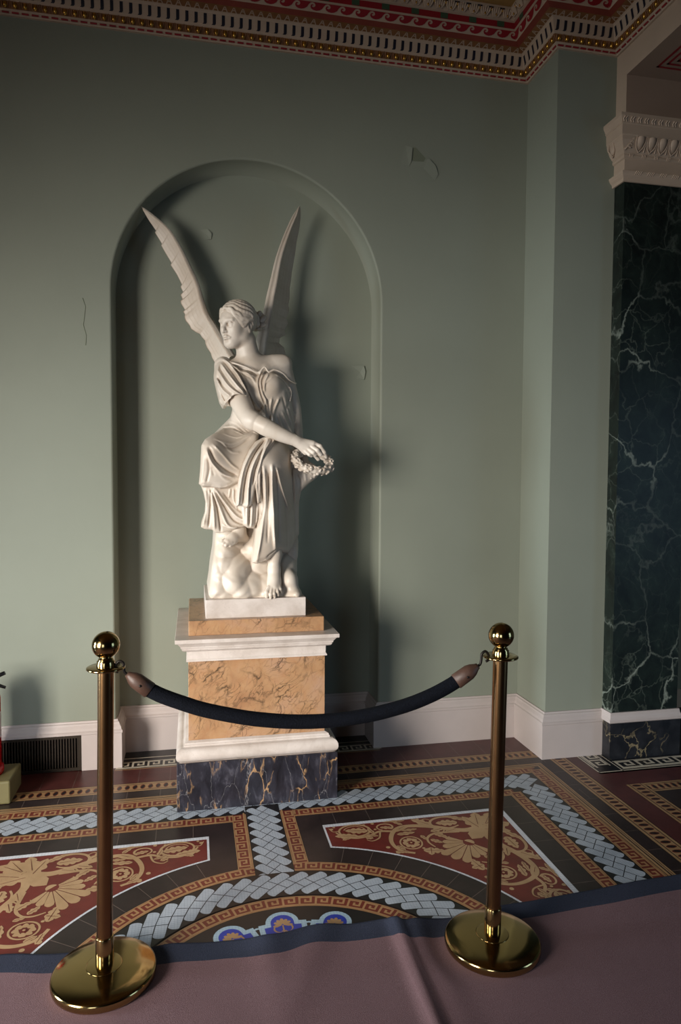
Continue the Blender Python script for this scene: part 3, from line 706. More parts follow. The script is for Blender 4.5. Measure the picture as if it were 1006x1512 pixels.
# ------------------------------------------------------------------ lifted paint on the wall
def flake(pts, y, lift, edges):
    f = MB(); c = Vector((sum(p[0] for p in pts)/len(pts), sum(p[1] for p in pts)/len(pts)))
    n = len(pts)
    for i in range(n):
        a, b = pts[i], pts[(i+1) % n]; la, lb = lift[i], lift[(i+1) % n]
        f.face([(a[0], y-la, a[1]), (b[0], y-lb, b[1]), (c.x, y-.002, c.y)])
        f.face([(a[0], y-la, a[1]), (b[0], y-lb, b[1]), (b[0], y, b[1]), (a[0], y, a[1])])
    o = f.build('paint_flake', M['wall'], wall_back); return o
def at(px, py):   # corner of the flake patch in wall metres
    return (-.75+px*.00033, 3.36-py*.000318)
flake([at(*p) for p in ((120, 220), (240, 260), (225, 480), (190, 560), (60, 520), (90, 350))], 0, [.001, .007, .007, .004, .0006, .0006], 0)
flake([at(*p) for p in ((235, 480), (440, 468), (500, 420), (540, 425), (640, 520), (690, 650), (640, 760), (300, 840), (200, 700), (195, 560))], 0, [.003, .004, .006, .008, .008, .005, .0008, .0008, .002, .002], 0)
f = MB(); pts = [at(*p) for p in ((240, 260), (300, 240), (470, 400), (440, 468), (250, 470), (225, 420))]; f.face([(x, -.0006, z) for x, z in pts]); f.build('bare_patch', M['flake'], wall_back)
flake([(-.955, 2.132), (-.885, 2.132), (-.876, 2.10), (-.882, 2.055), (-.93, 2.06)], ND, [.004, .010, .010, .006, .001], 0)
flake([(-1.80, 2.825), (-1.755, 2.83), (-1.735, 2.81), (-1.738, 2.78), (-1.79, 2.77)], ND, [.001, .007, .008, .005, .001], 0)
f = MB(); f.tube([(-2.373, -.0005, 2.382), (-2.36, -.0005, 2.34), (-2.366, -.0005, 2.29), (-2.372, -.0005, 2.25), (-2.358, -.0005, 2.2), (-2.362, -.0005, 2.15)], .0018, 5); f.build('crack', M['flake'], wall_back)
# ------------------------------------------------------------------ rope barrier posts
def stanchion(c, top, label, ring_dir):
    t = thing('stanchion', label, 'post', (c[0], c[1], .009), 'brass rope barrier posts')
    dx, dy = (top[0]-c[0])/1.04, (top[1]-c[1])/1.04; tl = (dx, dy); z0 = .009
    C0 = (c[0], c[1], z0)
    m = MB(); m.lathe([(0, 0), (.145, 0), (.149, .004), (.151, .012), (.151, .022), (.148, .027), (.143, .030), (.10, .036), (.05, .042), (0, .0425)], C0, 72); base = m.build('base', M['brass'], t)
    m = MB(); m.lathe([(0, .040), (.052, .0416), (.0518, .0426), (.05, .0432), (0, .0436)], C0, 48); m.build('base_rosette', M['brass'], base)
    m = MB(); m.lathe([(.0255, .04), (.0258, .042), (.0258, .128), (.0245, .13), (.022, .13)], C0, 40, tilt=tl); m.build('sleeve', M['brass'], t)
    m = MB(); m.lathe([(.0228, .12), (.0228, .925)], C0, 40, tilt=tl); m.build('pole', M['polebrass'], t)
    m = MB(); m.lathe([(.022, .922), (.0255, .924), (.0255, .929), (.051, .929), (.0545, .931), (.0545, .935), (.051, .937), (.026, .937)], C0, 48, tilt=tl); m.build('ring_plate', M['brass'], t)
    m = MB(); m.lathe([(.026, .937), (.0265, .945), (.025, .949), (.0255, .953), (.021, .957), (.0215, .960), (.015, .964), (.016, .970)], C0, 40, tilt=tl); m.build('neck', M['brass'], t)
    m = MB(); m.lathe([(.0395*math.sin(PI*k/20), 1.0-.0395*math.cos(PI*k/20)) for k in range(1, 21)], C0, 40, tilt=tl); m.build('ball_finial', M['brass'], t)
    return t
stanchion((-2.108, -1.605), (-2.092, -1.605), 'brass barrier post left of the pedestal, nearest to the fire extinguisher', 0)
stanchion((-.916, -1.703), (-.902, -1.703), 'brass barrier post on the right, nearest to the white pier skirting', 0)
# rope
rp = thing('barrier_rope', 'thick black rope sagging between the two brass posts', 'rope', (-1.51, -1.65, .76))
path = [(-1.975, -1.6155, .875), (-1.934, -1.619, .853), (-1.875, -1.624, .829), (-1.816, -1.629, .808), (-1.745, -1.635, .79), (-1.677, -1.641, .776), (-1.605, -1.647, .766), (-1.536, -1.652, .760), (-1.46, -1.658, .759), (-1.391, -1.664, .763), (-1.318, -1.67, .772), (-1.245, -1.676, .787), (-1.18, -1.681, .805), (-1.118, -1.686, .829), (-1.07, -1.69, .853), (-1.04, -1.6925, .871)]
pth = catmull(path, 5)
m = MB(); m.tube(pth, .0215, 20); m.build('rope', M['rope'], rp)
for e, nm in (((-2.034, -1.6105, .922), 'left'), ((-.976, -1.698, .915), 'right')):
    a = Vector(path[0] if nm == 'left' else path[-1]); b = Vector(e); d = (b-a); L = d.length; d.normalize()
    pts = [a-d*.008, a-d*.007, a+d*L*.55, a+d*L*.75, a+d*L*.9, b]
    m = MB(); m.tube(pts, [.0225, .0245, .0235, .019, .012, .009], 20); fr = m.build('end_cap', M['leather'], rp)
    fr['label'] = 'brown leather end cap'
    m = MB(); q = a+d*L*.35; m.ball((q.x, q.y-.0235, q.z), .004, 8, 6); m.build('rivet', M['iron'], fr)
    post = Vector((-2.056, -1.609, .944)) if nm == 'left' else Vector((-.953, -1.700, .944))
    m = MB(); up = Vector((0, 0, 1)); s = 1 if nm == 'left' else -1
    pk = [b-d*.004, b+d*.008, b+d*.012+up*.012, (b+post)/2+up*.022, post+up*.016, post+Vector((-s*.01, 0, .004)), post+Vector((-s*.012, 0, -.010)), post+Vector((-s*.002, 0, -.016))]
    m.tube(catmull(pk, 4), .0042, 10); m.build('snap_hook', M['iron'], rp)
# ------------------------------------------------------------------ carpet
def edge_y(x):
    pts = [(-6, -1.45), (-3.2, -1.42), (-2.441, -1.427), (-2.26, -1.462), (-1.987, -1.487), (-1.778, -1.5), (-1.6, -1.523), (-1.465, -1.494), (-1.238, -1.506), (-1.15, -1.545), (-1.009, -1.537), (-.737, -1.503), (-.471, -1.49), (-.04, -1.46), (.6, -1.42), (1.6, -1.35)]
    for (a, b), (c, d) in zip(pts[:-1], pts[1:]):
        if a <= x <= c:
            t = (x-a)/(c-a); t = t*t*(3-2*t); return b+(d-b)*t
    return -1.45
def carpet_z(x, y):
    d = edge_y(x)-y
    z = .008
    z += .017*math.exp(-((x+1.19-.03*(y+1.6))/.020)**2)*(.5+.5*math.tanh((-1.50-y)/.06+.6))      # sharp crease
    z += .012*math.exp(-((x+1.13)/.05)**2)*math.exp(-d/.5)
    z += .006*(1+math.sin(x*11.+1.5*math.sin(x*4)))*math.exp(-d/.16)*(1 if -2.4 < x < -.8 else .5)
    z += .010*math.exp(-((x+1.42+.5*d)/.06)**2)*math.exp(-d/.25)+.008*math.exp(-((x+1.62)/.05)**2)*math.exp(-d/.2)
    for px, py in ((-2.108, -1.605), (-.916, -1.703)):
        w = 1/(1+math.exp((math.hypot(x-px, y-py)-.20)/.012)); z = z*(1-w)+.0085*w
    return z
cpt = thing('carpet', 'mauve carpet with a navy border laid across the patterned tiles', 'carpet', (-1.5, -3, 0))
xs = [-4.4+k*.016 for k in range(int(6/.016))]
def carpet_part(nm, ds, mat):
    rows = []
    for d in ds:
        rows.append([(x, edge_y(x)-d, carpet_z(x, edge_y(x)-d)-(.0 if d > .006 else .006*(1-d/.006))) for x in xs])
    m = MB()
    if ds[0] == 0: m.grid([[(p[0], p[1]+.0005, .001) for p in rows[0]]]+rows, 0, True)
    else: m.grid(rows, 0, True)
    return m.build(nm, mat, cpt, weld=False)
carpet_part('border', [0, .003, .006]+[.015+.0095*k for k in range(9)], M['border'])
carpet_part('pile', [.091+.014*k for k in range(60)]+[.95+.25*k for k in range(20)], M['pile'])
# ------------------------------------------------------------------ fire extinguisher on its stand at the left edge
sd = MB(); sd.box(-2.98, -2.665, -.35, -.137, .001, .108); st = sd.build('extinguisher_stand', M['olive'], bevel=.008)
tag(st, 'olive block stand under the red fire extinguisher at the left edge', 'stand')
ex = thing('fire_extinguisher', 'red fire extinguisher with black lever, standing on the olive block', 'fire extinguisher', (-2.81, -.24, .11))
EC = (-2.81, -.24, .108)
m = MB(); m.lathe([(0, .002), (.078, .002), (.082, .008), (.082, .35), (.078, .375), (.06, .40), (.03, .415), (.018, .42), (.018, .44), (0, .44)], EC, 40); m.build('cylinder', M['extred'], ex)
m = MB(); m.lathe([(.08, 0), (.0905, 0), (.092, .012), (.0905, .03), (.08, .032)], EC, 40); m.build('foot_ring', M['extred'], ex)
m = MB(); m.lathe([(0, .435), (.02, .435), (.02, .46), (.014, .465), (0, .465)], EC, 20); m.build('valve', M['brass'], ex)
m = MB(); m.tube([(-2.83, -.24, .558), (-2.79, -.24, .556), (-2.74, -.24, .565), (-2.705, -.24, .580)], [.006, .008, .008, .007], 10, flat=1.3); m.build('lever', M['black'], ex)
m = MB(); m.tube([(-2.83, -.24, .545), (-2.78, -.24, .530), (-2.74, -.24, .525), (-2.703, -.24, .510)], [.006, .008, .007, .005], 10, flat=1.3); m.build('carry_handle', M['black'], ex)
m = MB(); m.tube(catmull([(-2.83, -.24, .55), (-2.88, -.25, .56), (-2.91, -.25, .50), (-2.905, -.25, .35), (-2.902, -.25, .2)], 6), .010, 10); m.build('hose', M['black'], ex)
m = MB(); m.lathe([(.0825, .17), (.0825, .29)], EC, 40); m.build('label_band', M['white'], ex, weld=False)
# ------------------------------------------------------------------ pedestal
pd = thing('pedestal', 'tall pedestal of ochre veined marble with white mouldings and a black marble base', 'pedestal', (-1.5535, -.215, 0))
def sq(x0, x1, y0, y1): return [(x0, y0), (x0, y1), (x1, y1), (x1, y0)]
PXC, PYC = -1.5535, -.1965
def block(nm, prof, mat, half=(0, 0), bevel=0, parent=pd):
    """square turned moulding: profile of (half width in x, z); depth keeps the same overhang"""
    m = MB(); rows = []
    for h, z in prof:
        k = h-.366; hx = h; hy = .3835+k
        rows.append([(PXC-hx, PYC-hy, z), (PXC+hx, PYC-hy, z), (PXC+hx, PYC+hy, z), (PXC-hx, PYC+hy, z)])
    m.grid(rows, 0, False, closed_u=True); m.face(rows[0][::-1]); m.face(rows[-1])
    return m.build(nm, mat, parent, bevel=bevel)
block('base_block', [(.366, 0), (.366, .218)], M['portoro'], bevel=.003)['label'] = 'black marble base block with gold veins'
tor = [(.355, .218)]+[(.338+.031*math.cos(a)**.8 if math.cos(a) > 0 else .338, .250+.031*math.sin(a)) for a in [-PI/2+PI*k/14 for k in range(15)]]+[(.334, .283), (.334, .289), (.331, .291), (.329, .298), (.322, .301), (.315, .304)]
block('base_moulding', [(h, z) for h, z in tor], M['wmarble'])
block('die', [(.3135, .300), (.3135, .666)], M['siena'], bevel=.002)
block('cornice', [(.3135, .664), (.322, .666), (.322, .672), (.316, .678), (.3165, .712), (.326, .714), (.336, .718), (.341, .724), (.342, .731), (.346, .733), (.347, .740), (.356, .752), (.360, .757), (.3695, .759), (.3705, .762), (.3705, .775), (.3695, .7765)], M['wmarble'])
sl = MB(); sl.box(-1.865, -1.241, -.507, .10, .7765, .845); sl.build('top_slab', M['siena'], pd, bevel=.003)
# ------------------------------------------------------------------ marble statue: solid modelling on a distance field
BIG = 1e3
class Vol:
    def __init__(self, lo, hi, h):
        self.h = h; self.lo = np.array(lo, np.float32); self.n = np.ceil((np.array(hi)-np.array(lo))/h).astype(int)+1
        self.F = np.full(self.n, .5, np.float32)
        self.ax = [self.lo[i]+h*np.arange(self.n[i], dtype=np.float32) for i in range(3)]
    def win(self, lo, hi):
        a = np.clip(np.floor((np.array(lo)-self.lo)/self.h).astype(int), 0, self.n); b = np.clip(np.ceil((np.array(hi)-self.lo)/self.h).astype(int)+1, 0, self.n)
        s = tuple(slice(int(x), int(y)) for x, y in zip(a, b))
        X = self.ax[0][s[0]][:, None, None]; Y = self.ax[1][s[1]][None, :, None]; Z = self.ax[2][s[2]][None, None, :]
        return s, X, Y, Z
    def put(self, s, d, k, op):
        f = self.F[s]
        if f.size == 0: return
        if op == 'sub': d = -d
        if k > 0:
            hh = np.maximum(k-np.abs(f-d), 0)/k
            m = hh*hh*k*.25
            self.F[s] = np.minimum(f, d)-m if op == 'add' else np.maximum(f, d)+m
        else: self.F[s] = np.minimum(f, d) if op == 'add' else np.maximum(f, d)
    def cone(self, a, b, ra, rb, k=.01, op='add'):
        a = np.array(a, np.float32); b = np.array(b, np.float32); R = max(ra, rb)+max(k, .006)*1.3+.004
        s, X, Y, Z = self.win(np.minimum(a, b)-R, np.maximum(a, b)+R)
        d = b-a; L2 = float(d@d)+1e-12
        t = np.clip(((X-a[0])*d[0]+(Y-a[1])*d[1]+(Z-a[2])*d[2])/L2, 0, 1)
        D = np.sqrt((X-a[0]-t*d[0])**2+(Y-a[1]-t*d[1])**2+(Z-a[2]-t*d[2])**2)-(ra+(rb-ra)*t)
        self.put(s, D, k, op)
    def chain(self, pts, r, k=.01, op='add'):
        r = r if hasattr(r, '__len__') else [r]*len(pts)
        for i in range(len(pts)-1): self.cone(pts[i], pts[i+1], r[i], r[i+1], k if i == 0 else max(k, .004), op)
    def limb(self, pts, r, k=.01, op='add', n=5):
        P = [tuple(q) for q in catmull([Vector(p) for p in pts], n)]; R = np.interp(np.arange(len(P))/n, np.arange(len(r)), r)
        for i in range(len(P)-1): self.cone(P[i], P[i+1], float(R[i]), float(R[i+1]), k if i == 0 else 0, op)
    def ell(self, c, r, k=.01, op='add', axes=None):
        c = np.array(c, np.float32); R = max(r)+max(k, .006)*1.3+.004
        s, X, Y, Z = self.win(c-R, c+R); p = (X-c[0], Y-c[1], Z-c[2])
        if axes is None: q = p
        else: q = [p[0]*a[0]+p[1]*a[1]+p[2]*a[2] for a in axes]
        k0 = np.sqrt((q[0]/r[0])**2+(q[1]/r[1])**2+(q[2]/r[2])**2); k1 = np.sqrt((q[0]/r[0]**2)**2+(q[1]/r[1]**2)**2+(q[2]/r[2]**2)**2)+1e-6
        self.put(s, (k0*(k0-1)/k1).astype(np.float32), k, op)
    def relief(self, L, k=.006):
        """a draped layer: outline in x-z, front depth through control points, folds, rounded edge, flat-ish back"""
        P = np.array(L['poly'], np.float32); m = .012
        s, X, Y, Z = self.win((P[:, 0].min()-m, self.lo[1], P[:, 1].min()-m), (P[:, 0].max()+m, self.ax[1][-1], P[:, 1].max()+m))
        x = X[:, 0, 0][:, None]; z = Z[0, 0, :][None, :]
        d2 = polysdf(P, x, z)
        yf = tps(np.array(L['ctrl'], np.float64), x, z)
        if L.get('folds'): yf = yf-folds(L['folds'], x, z)
        if L.get('stones'):
            st = None
            for sx, sz, h, ta, tb in L['stones']:
                q = ((x-sx)**2+(z-sz)**2)/.15+h+(x-sx)*ta+(z-sz)*tb
                st = np.exp(-q/.0014) if st is None else st+np.exp(-q/.0014)
            yf = yf-.0014*np.log(st+1e-30)-.010+.002*np.sin(x*61+3*np.sin(z*43))*np.sin(z*57+2*np.sin(x*37))
        R = L['R']; q = np.clip((R+d2)/R, 0, 1); yf = yf+R*L.get('ry', 1.)*(1-np.sqrt(1-q*q*.9999))
        gx = np.gradient(yf, self.h, axis=0); gz = np.gradient(yf, self.h, axis=1)
        g = np.sqrt(1+np.minimum(gx*gx+gz*gz, 6)).astype(np.float32)
        yb = L['back'] if 'back' in L else yf+L['th']
        fr = ((yf[:, None, :]-Y)/g[:, None, :]); bk = (Y-(yb[:, None, :] if hasattr(yb, 'shape') else yb))
        D = np.maximum(np.maximum(fr, bk), d2[:, None, :]).astype(np.float32)
        self.put(s, D, k, 'add')
    def emboss(self, F, ylo, yhi, m=.03):
        """raise (or sink) folds on whatever surface faces the front"""
        P = np.array([q for f in F for q in f[0]], np.float32)
        s, X, Y, Z = self.win((P[:, 0].min()-m, ylo, P[:, 1].min()-m), (P[:, 0].max()+m, yhi, P[:, 1].max()+m))
        D = folds(F, X[:, 0, 0][:, None], Z[0, 0, :][None, :])
        self.F[s] -= D[:, None, :]*np.clip((yhi-Y)/.03, 0, 1)
    def mesh(self, name, mat, parent, smooth=1, shade=True):
        v, q = nets(self.F, self.lo, self.h)
        for _ in range(smooth): v = relax(v, q)
        me = bpy.data.meshes.new(name); me.vertices.add(len(v)); me.vertices.foreach_set('co', v.astype(np.float32).ravel())
        n = len(q); me.loops.add(n*4); me.loops.foreach_set('vertex_index', q.astype(np.int32).ravel())
        me.polygons.add(n); me.polygons.foreach_set('loop_start', np.arange(0, n*4, 4, dtype=np.int32)); me.polygons.foreach_set('loop_total', np.full(n, 4, np.int32))
        me.update(calc_edges=True); me.validate()
        me.polygons.foreach_set('use_smooth', np.ones(len(me.polygons), bool)); me.materials.append(mat)
        o = bpy.data.objects.new(name, me); COL.objects.link(o)
        if parent: put(o, parent)
        return o
def polysdf(P, x, z):
    n = len(P); d = None; ins = None
    for i in range(n):
        a = P[i]; b = P[(i+1) % n]; e = b-a; L = float(e@e)+1e-12
        t = np.clip(((x-a[0])*e[0]+(z-a[1])*e[1])/L, 0, 1); q = (x-a[0]-t*e[0])**2+(z-a[1]-t*e[1])**2
        d = q if d is None else np.minimum(d, q)
        c = ((a[1] > z) != (b[1] > z)) & (x < (e[0])*(z-a[1])/(e[1] if abs(e[1]) > 1e-9 else 1e-9)+a[0])
        ins = c if ins is None else ins ^ c
    d = np.sqrt(d); return np.where(ins, -d, d).astype(np.float32)
def tps(C, x, z):
    n = len(C); p = C[:, :2]*10
    def U(r2): return r2*np.log(r2+1e-9)
    K = U(((p[:, None]-p[None])**2).sum(-1))+np.eye(n)*.02; Pm = np.c_[np.ones(n), p]
    A = np.zeros((n+3, n+3)); A[:n, :n] = K; A[:n, n:] = Pm; A[n:, :n] = Pm.T
    w = np.linalg.solve(A, np.r_[C[:, 2], 0, 0, 0])
    X = x*10; Z = z*10; y = w[n]+w[n+1]*X+w[n+2]*Z
    for i in range(n): y = y+w[i]*U((X-p[i, 0])**2+(Z-p[i, 1])**2)
    return y.astype(np.float32)
def folds(F, x, z):
    D = np.zeros(np.broadcast(x, z).shape, np.float32)
    for pts, w, a in F:
        P = [np.array(q) for q in catm(pts, 4)]; n = len(P)-1; best = None; tt = None
        for i in range(n):
            A, B = P[i], P[i+1]; e = B-A; L = float(e@e)+1e-12
            t = np.clip(((x-A[0])*e[0]+(z-A[1])*e[1])/L, 0, 1); q = (x-A[0]-t*e[0])**2+(z-A[1]-t*e[1])**2; u = (i+t)/n
            if best is None: best, tt = q, u+0*q
            else: m = q < best; best = np.where(m, q, best); tt = np.where(m, u, tt)
        prof = np.exp(-best/(w*w)); tap = np.clip(np.minimum(tt, 1-tt)*6+.35, 0, 1)
        D += (a*prof*tap).astype(np.float32)
    return D
def catm(pts, n):
    return [tuple(v) for v in catmull([Vector(tuple(p)+(0,)*(3-len(p))) for p in pts], n)] if len(pts[0]) == 3 else [(v[0], v[1]) for v in catmull([Vector((p[0], p[1], 0)) for p in pts], n)]
def nets(F, lo, h):
    S = F < 0; nx, ny, nz = F.shape
    cnt = np.zeros((nx-1, ny-1, nz-1), np.uint8)
    for i in (0, 1):
        for j in (0, 1):
            for k in (0, 1): cnt += S[i:nx-1+i, j:ny-1+j, k:nz-1+k]
    act = (cnt > 0) & (cnt < 8); I, J, K = np.nonzero(act); N_ = len(I)
    idx = np.full(act.shape, -1, np.int32); idx[I, J, K] = np.arange(N_)
    acc = np.zeros((N_, 3), np.float32); num = np.zeros(N_, np.float32)
    cs = [(a, b, c) for a in (0, 1) for b in (0, 1) for c in (0, 1)]
    for a in cs:
        for ax in range(3):
            if a[ax]: continue
            b = list(a); b[ax] = 1
            fa = F[I+a[0], J+a[1], K+a[2]]; fb = F[I+b[0], J+b[1], K+b[2]]; m = (fa < 0) != (fb < 0)
            t = np.where(m, fa/(fa-fb+1e-20), 0)
            p = np.tile(np.array(a, np.float32), (N_, 1)); p[:, ax] += t
            acc[m] += p[m]; num += m
    v = acc/np.maximum(num, 1)[:, None]+np.stack([I, J, K], 1); v = v*h+lo
    Q = []
    for ax in range(3):
        sl0 = [slice(None)]*3; sl1 = [slice(None)]*3; sl0[ax] = slice(0, -1); sl1[ax] = slice(1, None)
        A = S[tuple(sl0)]; B = S[tuple(sl1)]; E = A != B
        o = [(ax+1) % 3, (ax+2) % 3]
        # interior edges only
        cut = [slice(None)]*3; cut[o[0]] = slice(1, -1); cut[o[1]] = slice(1, -1)
        Ei = np.nonzero(E[tuple(cut)]); Ei = [e.copy() for e in Ei]
        Ei[o[0]] += 1; Ei[o[1]] += 1
        pos = A[tuple(Ei)]
        def g(d0, d1):
            c = [e.copy() for e in Ei]; c[o[0]] -= d0; c[o[1]] -= d1; return idx[tuple(c)]
        q = np.stack([g(1, 1), g(0, 1), g(0, 0), g(1, 0)], 1)
        q[~pos] = q[~pos][:, ::-1]; Q.append(q)
    return v, np.concatenate(Q)
def relax(v, q):
    a = np.zeros_like(v); c = np.zeros(len(v), np.float32)
    for i in range(4):
        for j in (1, 3):
            np.add.at(a, q[:, i], v[q[:, (i+j) % 4]]); np.add.at(c, q[:, i], 1)
    m = a/np.maximum(c, 1)[:, None]; return (v*.5+m*.5).astype(np.float32)

statue = thing('statue', 'white marble statue of a seated winged woman holding a wreath, on the tall pedestal', 'statue', (-1.555, -0.235, 0.845))
sm = MB()
sm.box(-1.788, -1.3225, -0.47, 0.0, 0.845, 0.932)
sm.build('plinth', M['wmarble'], statue, bevel=0.002)
HL = [(-1.6223, -0.2, 2.2391)][0]
HF = np.array((-0.735, -0.66, -0.13))
HF /= np.linalg.norm(HF)
HU = np.array((-0.05, -0.1, 1.0))
HU -= HF * (HU @ HF)
HU /= np.linalg.norm(HU)
HS = np.cross(HF, HU)
HS = -HS if HS[0] < 0 else HS
HC = np.array(HL)
HK = 0.93

def hp(f, s, u):
    return tuple(HC + (HF * f + HS * s + HU * u) * HK)
HA = (HF, HS, HU)

def head(V):
    e = lambda f, s, u, r, k=0.012, op='add': V.ell(hp(f, s, u), [x * HK for x in r], k, op, HA)
    e(-0.008, 0, 0.028, (0.094, 0.074, 0.086), 0)
    e(0.028, 0, -0.025, (0.066, 0.056, 0.082), 0.03)
    e(0.05, 0, 0.035, (0.044, 0.054, 0.045), 0.03)
    e(0.052, 0, -0.085, (0.034, 0.032, 0.026), 0.025)
    e(0.07, 0, -0.096, (0.015, 0.015, 0.0145), 0.016)
    for s in (-1, 1):
        V.chain([hp(0.06, s * 0.016, -0.09), hp(0.012, s * 0.045, -0.06), hp(-0.012, s * 0.054, -0.02)], [0.014, 0.014, 0.017], 0.03)
        e(0.054, s * 0.035, -0.025, (0.026, 0.022, 0.03), 0.025)
        e(0.092, s * 0.03, 0.006, (0.017, 0.019, 0.0125), 0.012, 'sub')
    V.chain([hp(0.0835, -0.045, 0.026), hp(0.0925, -0.02, 0.025), hp(0.0925, 0.02, 0.025), hp(0.0835, 0.045, 0.026)], [0.005, 0.006, 0.006, 0.005], 0.012)
    V.chain([hp(0.092, 0, 0.035), hp(0.096, 0, 0.012), hp(0.1075, 0, -0.018), hp(0.111, 0, -0.031)], [0.011, 0.0075, 0.0085, 0.0085], 0.009)
    for s in (-1, 1):
        e(0.0985, s * 0.0095, -0.0325, (0.009, 0.0065, 0.0065), 0.006)
        e(0.104, s * 0.006, -0.041, (0.004, 0.003, 0.003), 0.002, 'sub')
        e(0.0775, s * 0.03, 0.004, (0.013, 0.0145, 0.0105), 0.003)
        V.chain([hp(0.0835, s * 0.016, 0.005), hp(0.0895, s * 0.024, 0.0125), hp(0.088, s * 0.034, 0.0125), hp(0.077, s * 0.045, 0.005)], [0.0022, 0.003, 0.003, 0.0025], 0.003)
        V.chain([hp(0.0835, s * 0.016, 0.003), hp(0.0865, s * 0.026, -0.006), hp(0.084, s * 0.036, -0.005), hp(0.077, s * 0.044, 0.002)], [0.002, 0.0024, 0.0024, 0.002], 0.004)
    V.chain([hp(0.0875, -0.021, -0.0605), hp(0.0965, -0.007, -0.0555), hp(0.0955, 0, -0.057), hp(0.0965, 0.007, -0.0555), hp(0.0875, 0.021, -0.0605)], [0.003, 0.0048, 0.0043, 0.0048, 0.003], 0.007)
    V.chain([hp(0.0875, -0.018, -0.0635), hp(0.0945, -0.006, -0.0685), hp(0.0945, 0.006, -0.0685), hp(0.0875, 0.018, -0.0635)], [0.003, 0.0054, 0.0054, 0.003], 0.007)
    V.chain([hp(0.092, -0.022, -0.0618), hp(0.1025, 0, -0.0622), hp(0.092, 0.022, -0.0618)], [0.0012, 0.0018, 0.0012], 0.002, 'sub')
    V.chain([hp(0.096, -0.008, -0.0785), hp(0.096, 0.008, -0.0785)], 0.005, 0.008, 'sub')
    for s in (-1, 1):
        e(-0.016, s * 0.071, -0.006, (0.019, 0.009, 0.029), 0.006)
        e(-0.013, s * 0.08, -0.002, (0.01, 0.006, 0.017), 0.004, 'sub')
        e(-0.01, s * 0.073, -0.03, (0.008, 0.007, 0.009), 0.004)

def hand(V, P, rad=1.0):
    """P: dict wrist, palm knuckles and finger joints"""
    for a, b, ra, rb in P['palm']:
        V.cone(a, b, ra, rb, 0.01)
    for f, r in P['fingers']:
        V.chain(f, [r * 1.05, r, r * 0.93, r * 0.78][:len(f)], 0.0035)
B = Vol((-1.83, -0.56, 0.925), (-1.15, -0.005, 2.31), 0.0026)
head(B)
NK = [(-1.5849, -0.185, 2.1727), (-1.5712, -0.18, 2.111), (-1.5441, -0.175, 2.0359)]
B.chain(NK, [0.054, 0.05, 0.058], 0.02)
B.cone(*[(-1.5674, -0.215, 2.0457), (-1.5193, -0.235, 2.0015)], 0.026, 0.02, 0.03)
CH = [(-1.6175, -0.17, 2.034), (-1.4481, -0.165, 2.0578), (-1.5031, -0.17, 1.937), (-1.4807, -0.15, 1.8039), (-1.5029, -0.13, 1.7022)]
B.ell(CH[2], (0.125, 0.085, 0.13), 0.03)
B.ell(CH[3], (0.105, 0.08, 0.11), 0.04)
B.ell(CH[4], (0.14, 0.1, 0.09), 0.05)
B.chain([CH[0], NK[2], CH[1]], [0.055, 0.06, 0.055], 0.03)
B.chain([(-1.6581, -0.18, 2.0177), (-1.5541, -0.215, 2.0429), (-1.5388, -0.23, 2.0246)], [0.03, 0.016, 0.012], 0.02)
B.chain([(-1.3884, -0.18, 2.0712), (-1.4883, -0.225, 2.0305), (-1.5255, -0.23, 2.0218)], [0.035, 0.016, 0.012], 0.02)
SH = [(-1.6477, -0.17, 2.0062), (-1.6242, -0.27, 1.8887), (-1.5856, -0.36, 1.7841), (-1.5621, -0.385, 1.7604)]
B.limb(SH, [0.062, 0.053, 0.044, 0.041], 0.02)
FA = [(-1.568, -0.38, 1.767), (-1.504, -0.41, 1.7312), (-1.426, -0.425, 1.6936), (-1.3624, -0.43, 1.669)]
B.limb(FA, [0.041, 0.042, 0.034, 0.0255], 0.02)
H1 = {'palm': [(*[(-1.3688, -0.43, 1.6721), (-1.3146, -0.435, 1.6408)], 0.0245, 0.022), (*[(-1.3552, -0.425, 1.6662), (-1.2863, -0.44, 1.6537)], 0.021, 0.019), (*[(-1.3559, -0.43, 1.6595), (-1.317, -0.43, 1.6186)], 0.021, 0.017)], 'fingers': [([(-1.2863, -0.44, 1.6601), (-1.2526, -0.452, 1.6441), (-1.233, -0.452, 1.6157), (-1.2209, -0.44, 1.5938)], 0.0105), ([(-1.2941, -0.448, 1.6437), (-1.2673, -0.462, 1.6245), (-1.2498, -0.455, 1.6058)], 0.0108), ([(-1.307, -0.448, 1.6308), (-1.2863, -0.46, 1.6148), (-1.2752, -0.452, 1.6056)], 0.01), ([(-1.3221, -0.442, 1.6213), (-1.3043, -0.452, 1.6053), (-1.2936, -0.446, 1.5992)], 0.009), ([(-1.3163, -0.425, 1.6508), (-1.2802, -0.405, 1.6167), (-1.2529, -0.4, 1.5848)], 0.0105)]}
hand(B, H1)
LA = [(-1.407, -0.165, 2.0559), (-1.3692, -0.14, 1.955), (-1.3342, -0.115, 1.8518), (-1.3256, -0.13, 1.7572), (-1.3202, -0.19, 1.6507), (-1.3036, -0.24, 1.5948)]
B.limb(LA, [0.058, 0.048, 0.04, 0.038, 0.03, 0.025], 0.02)
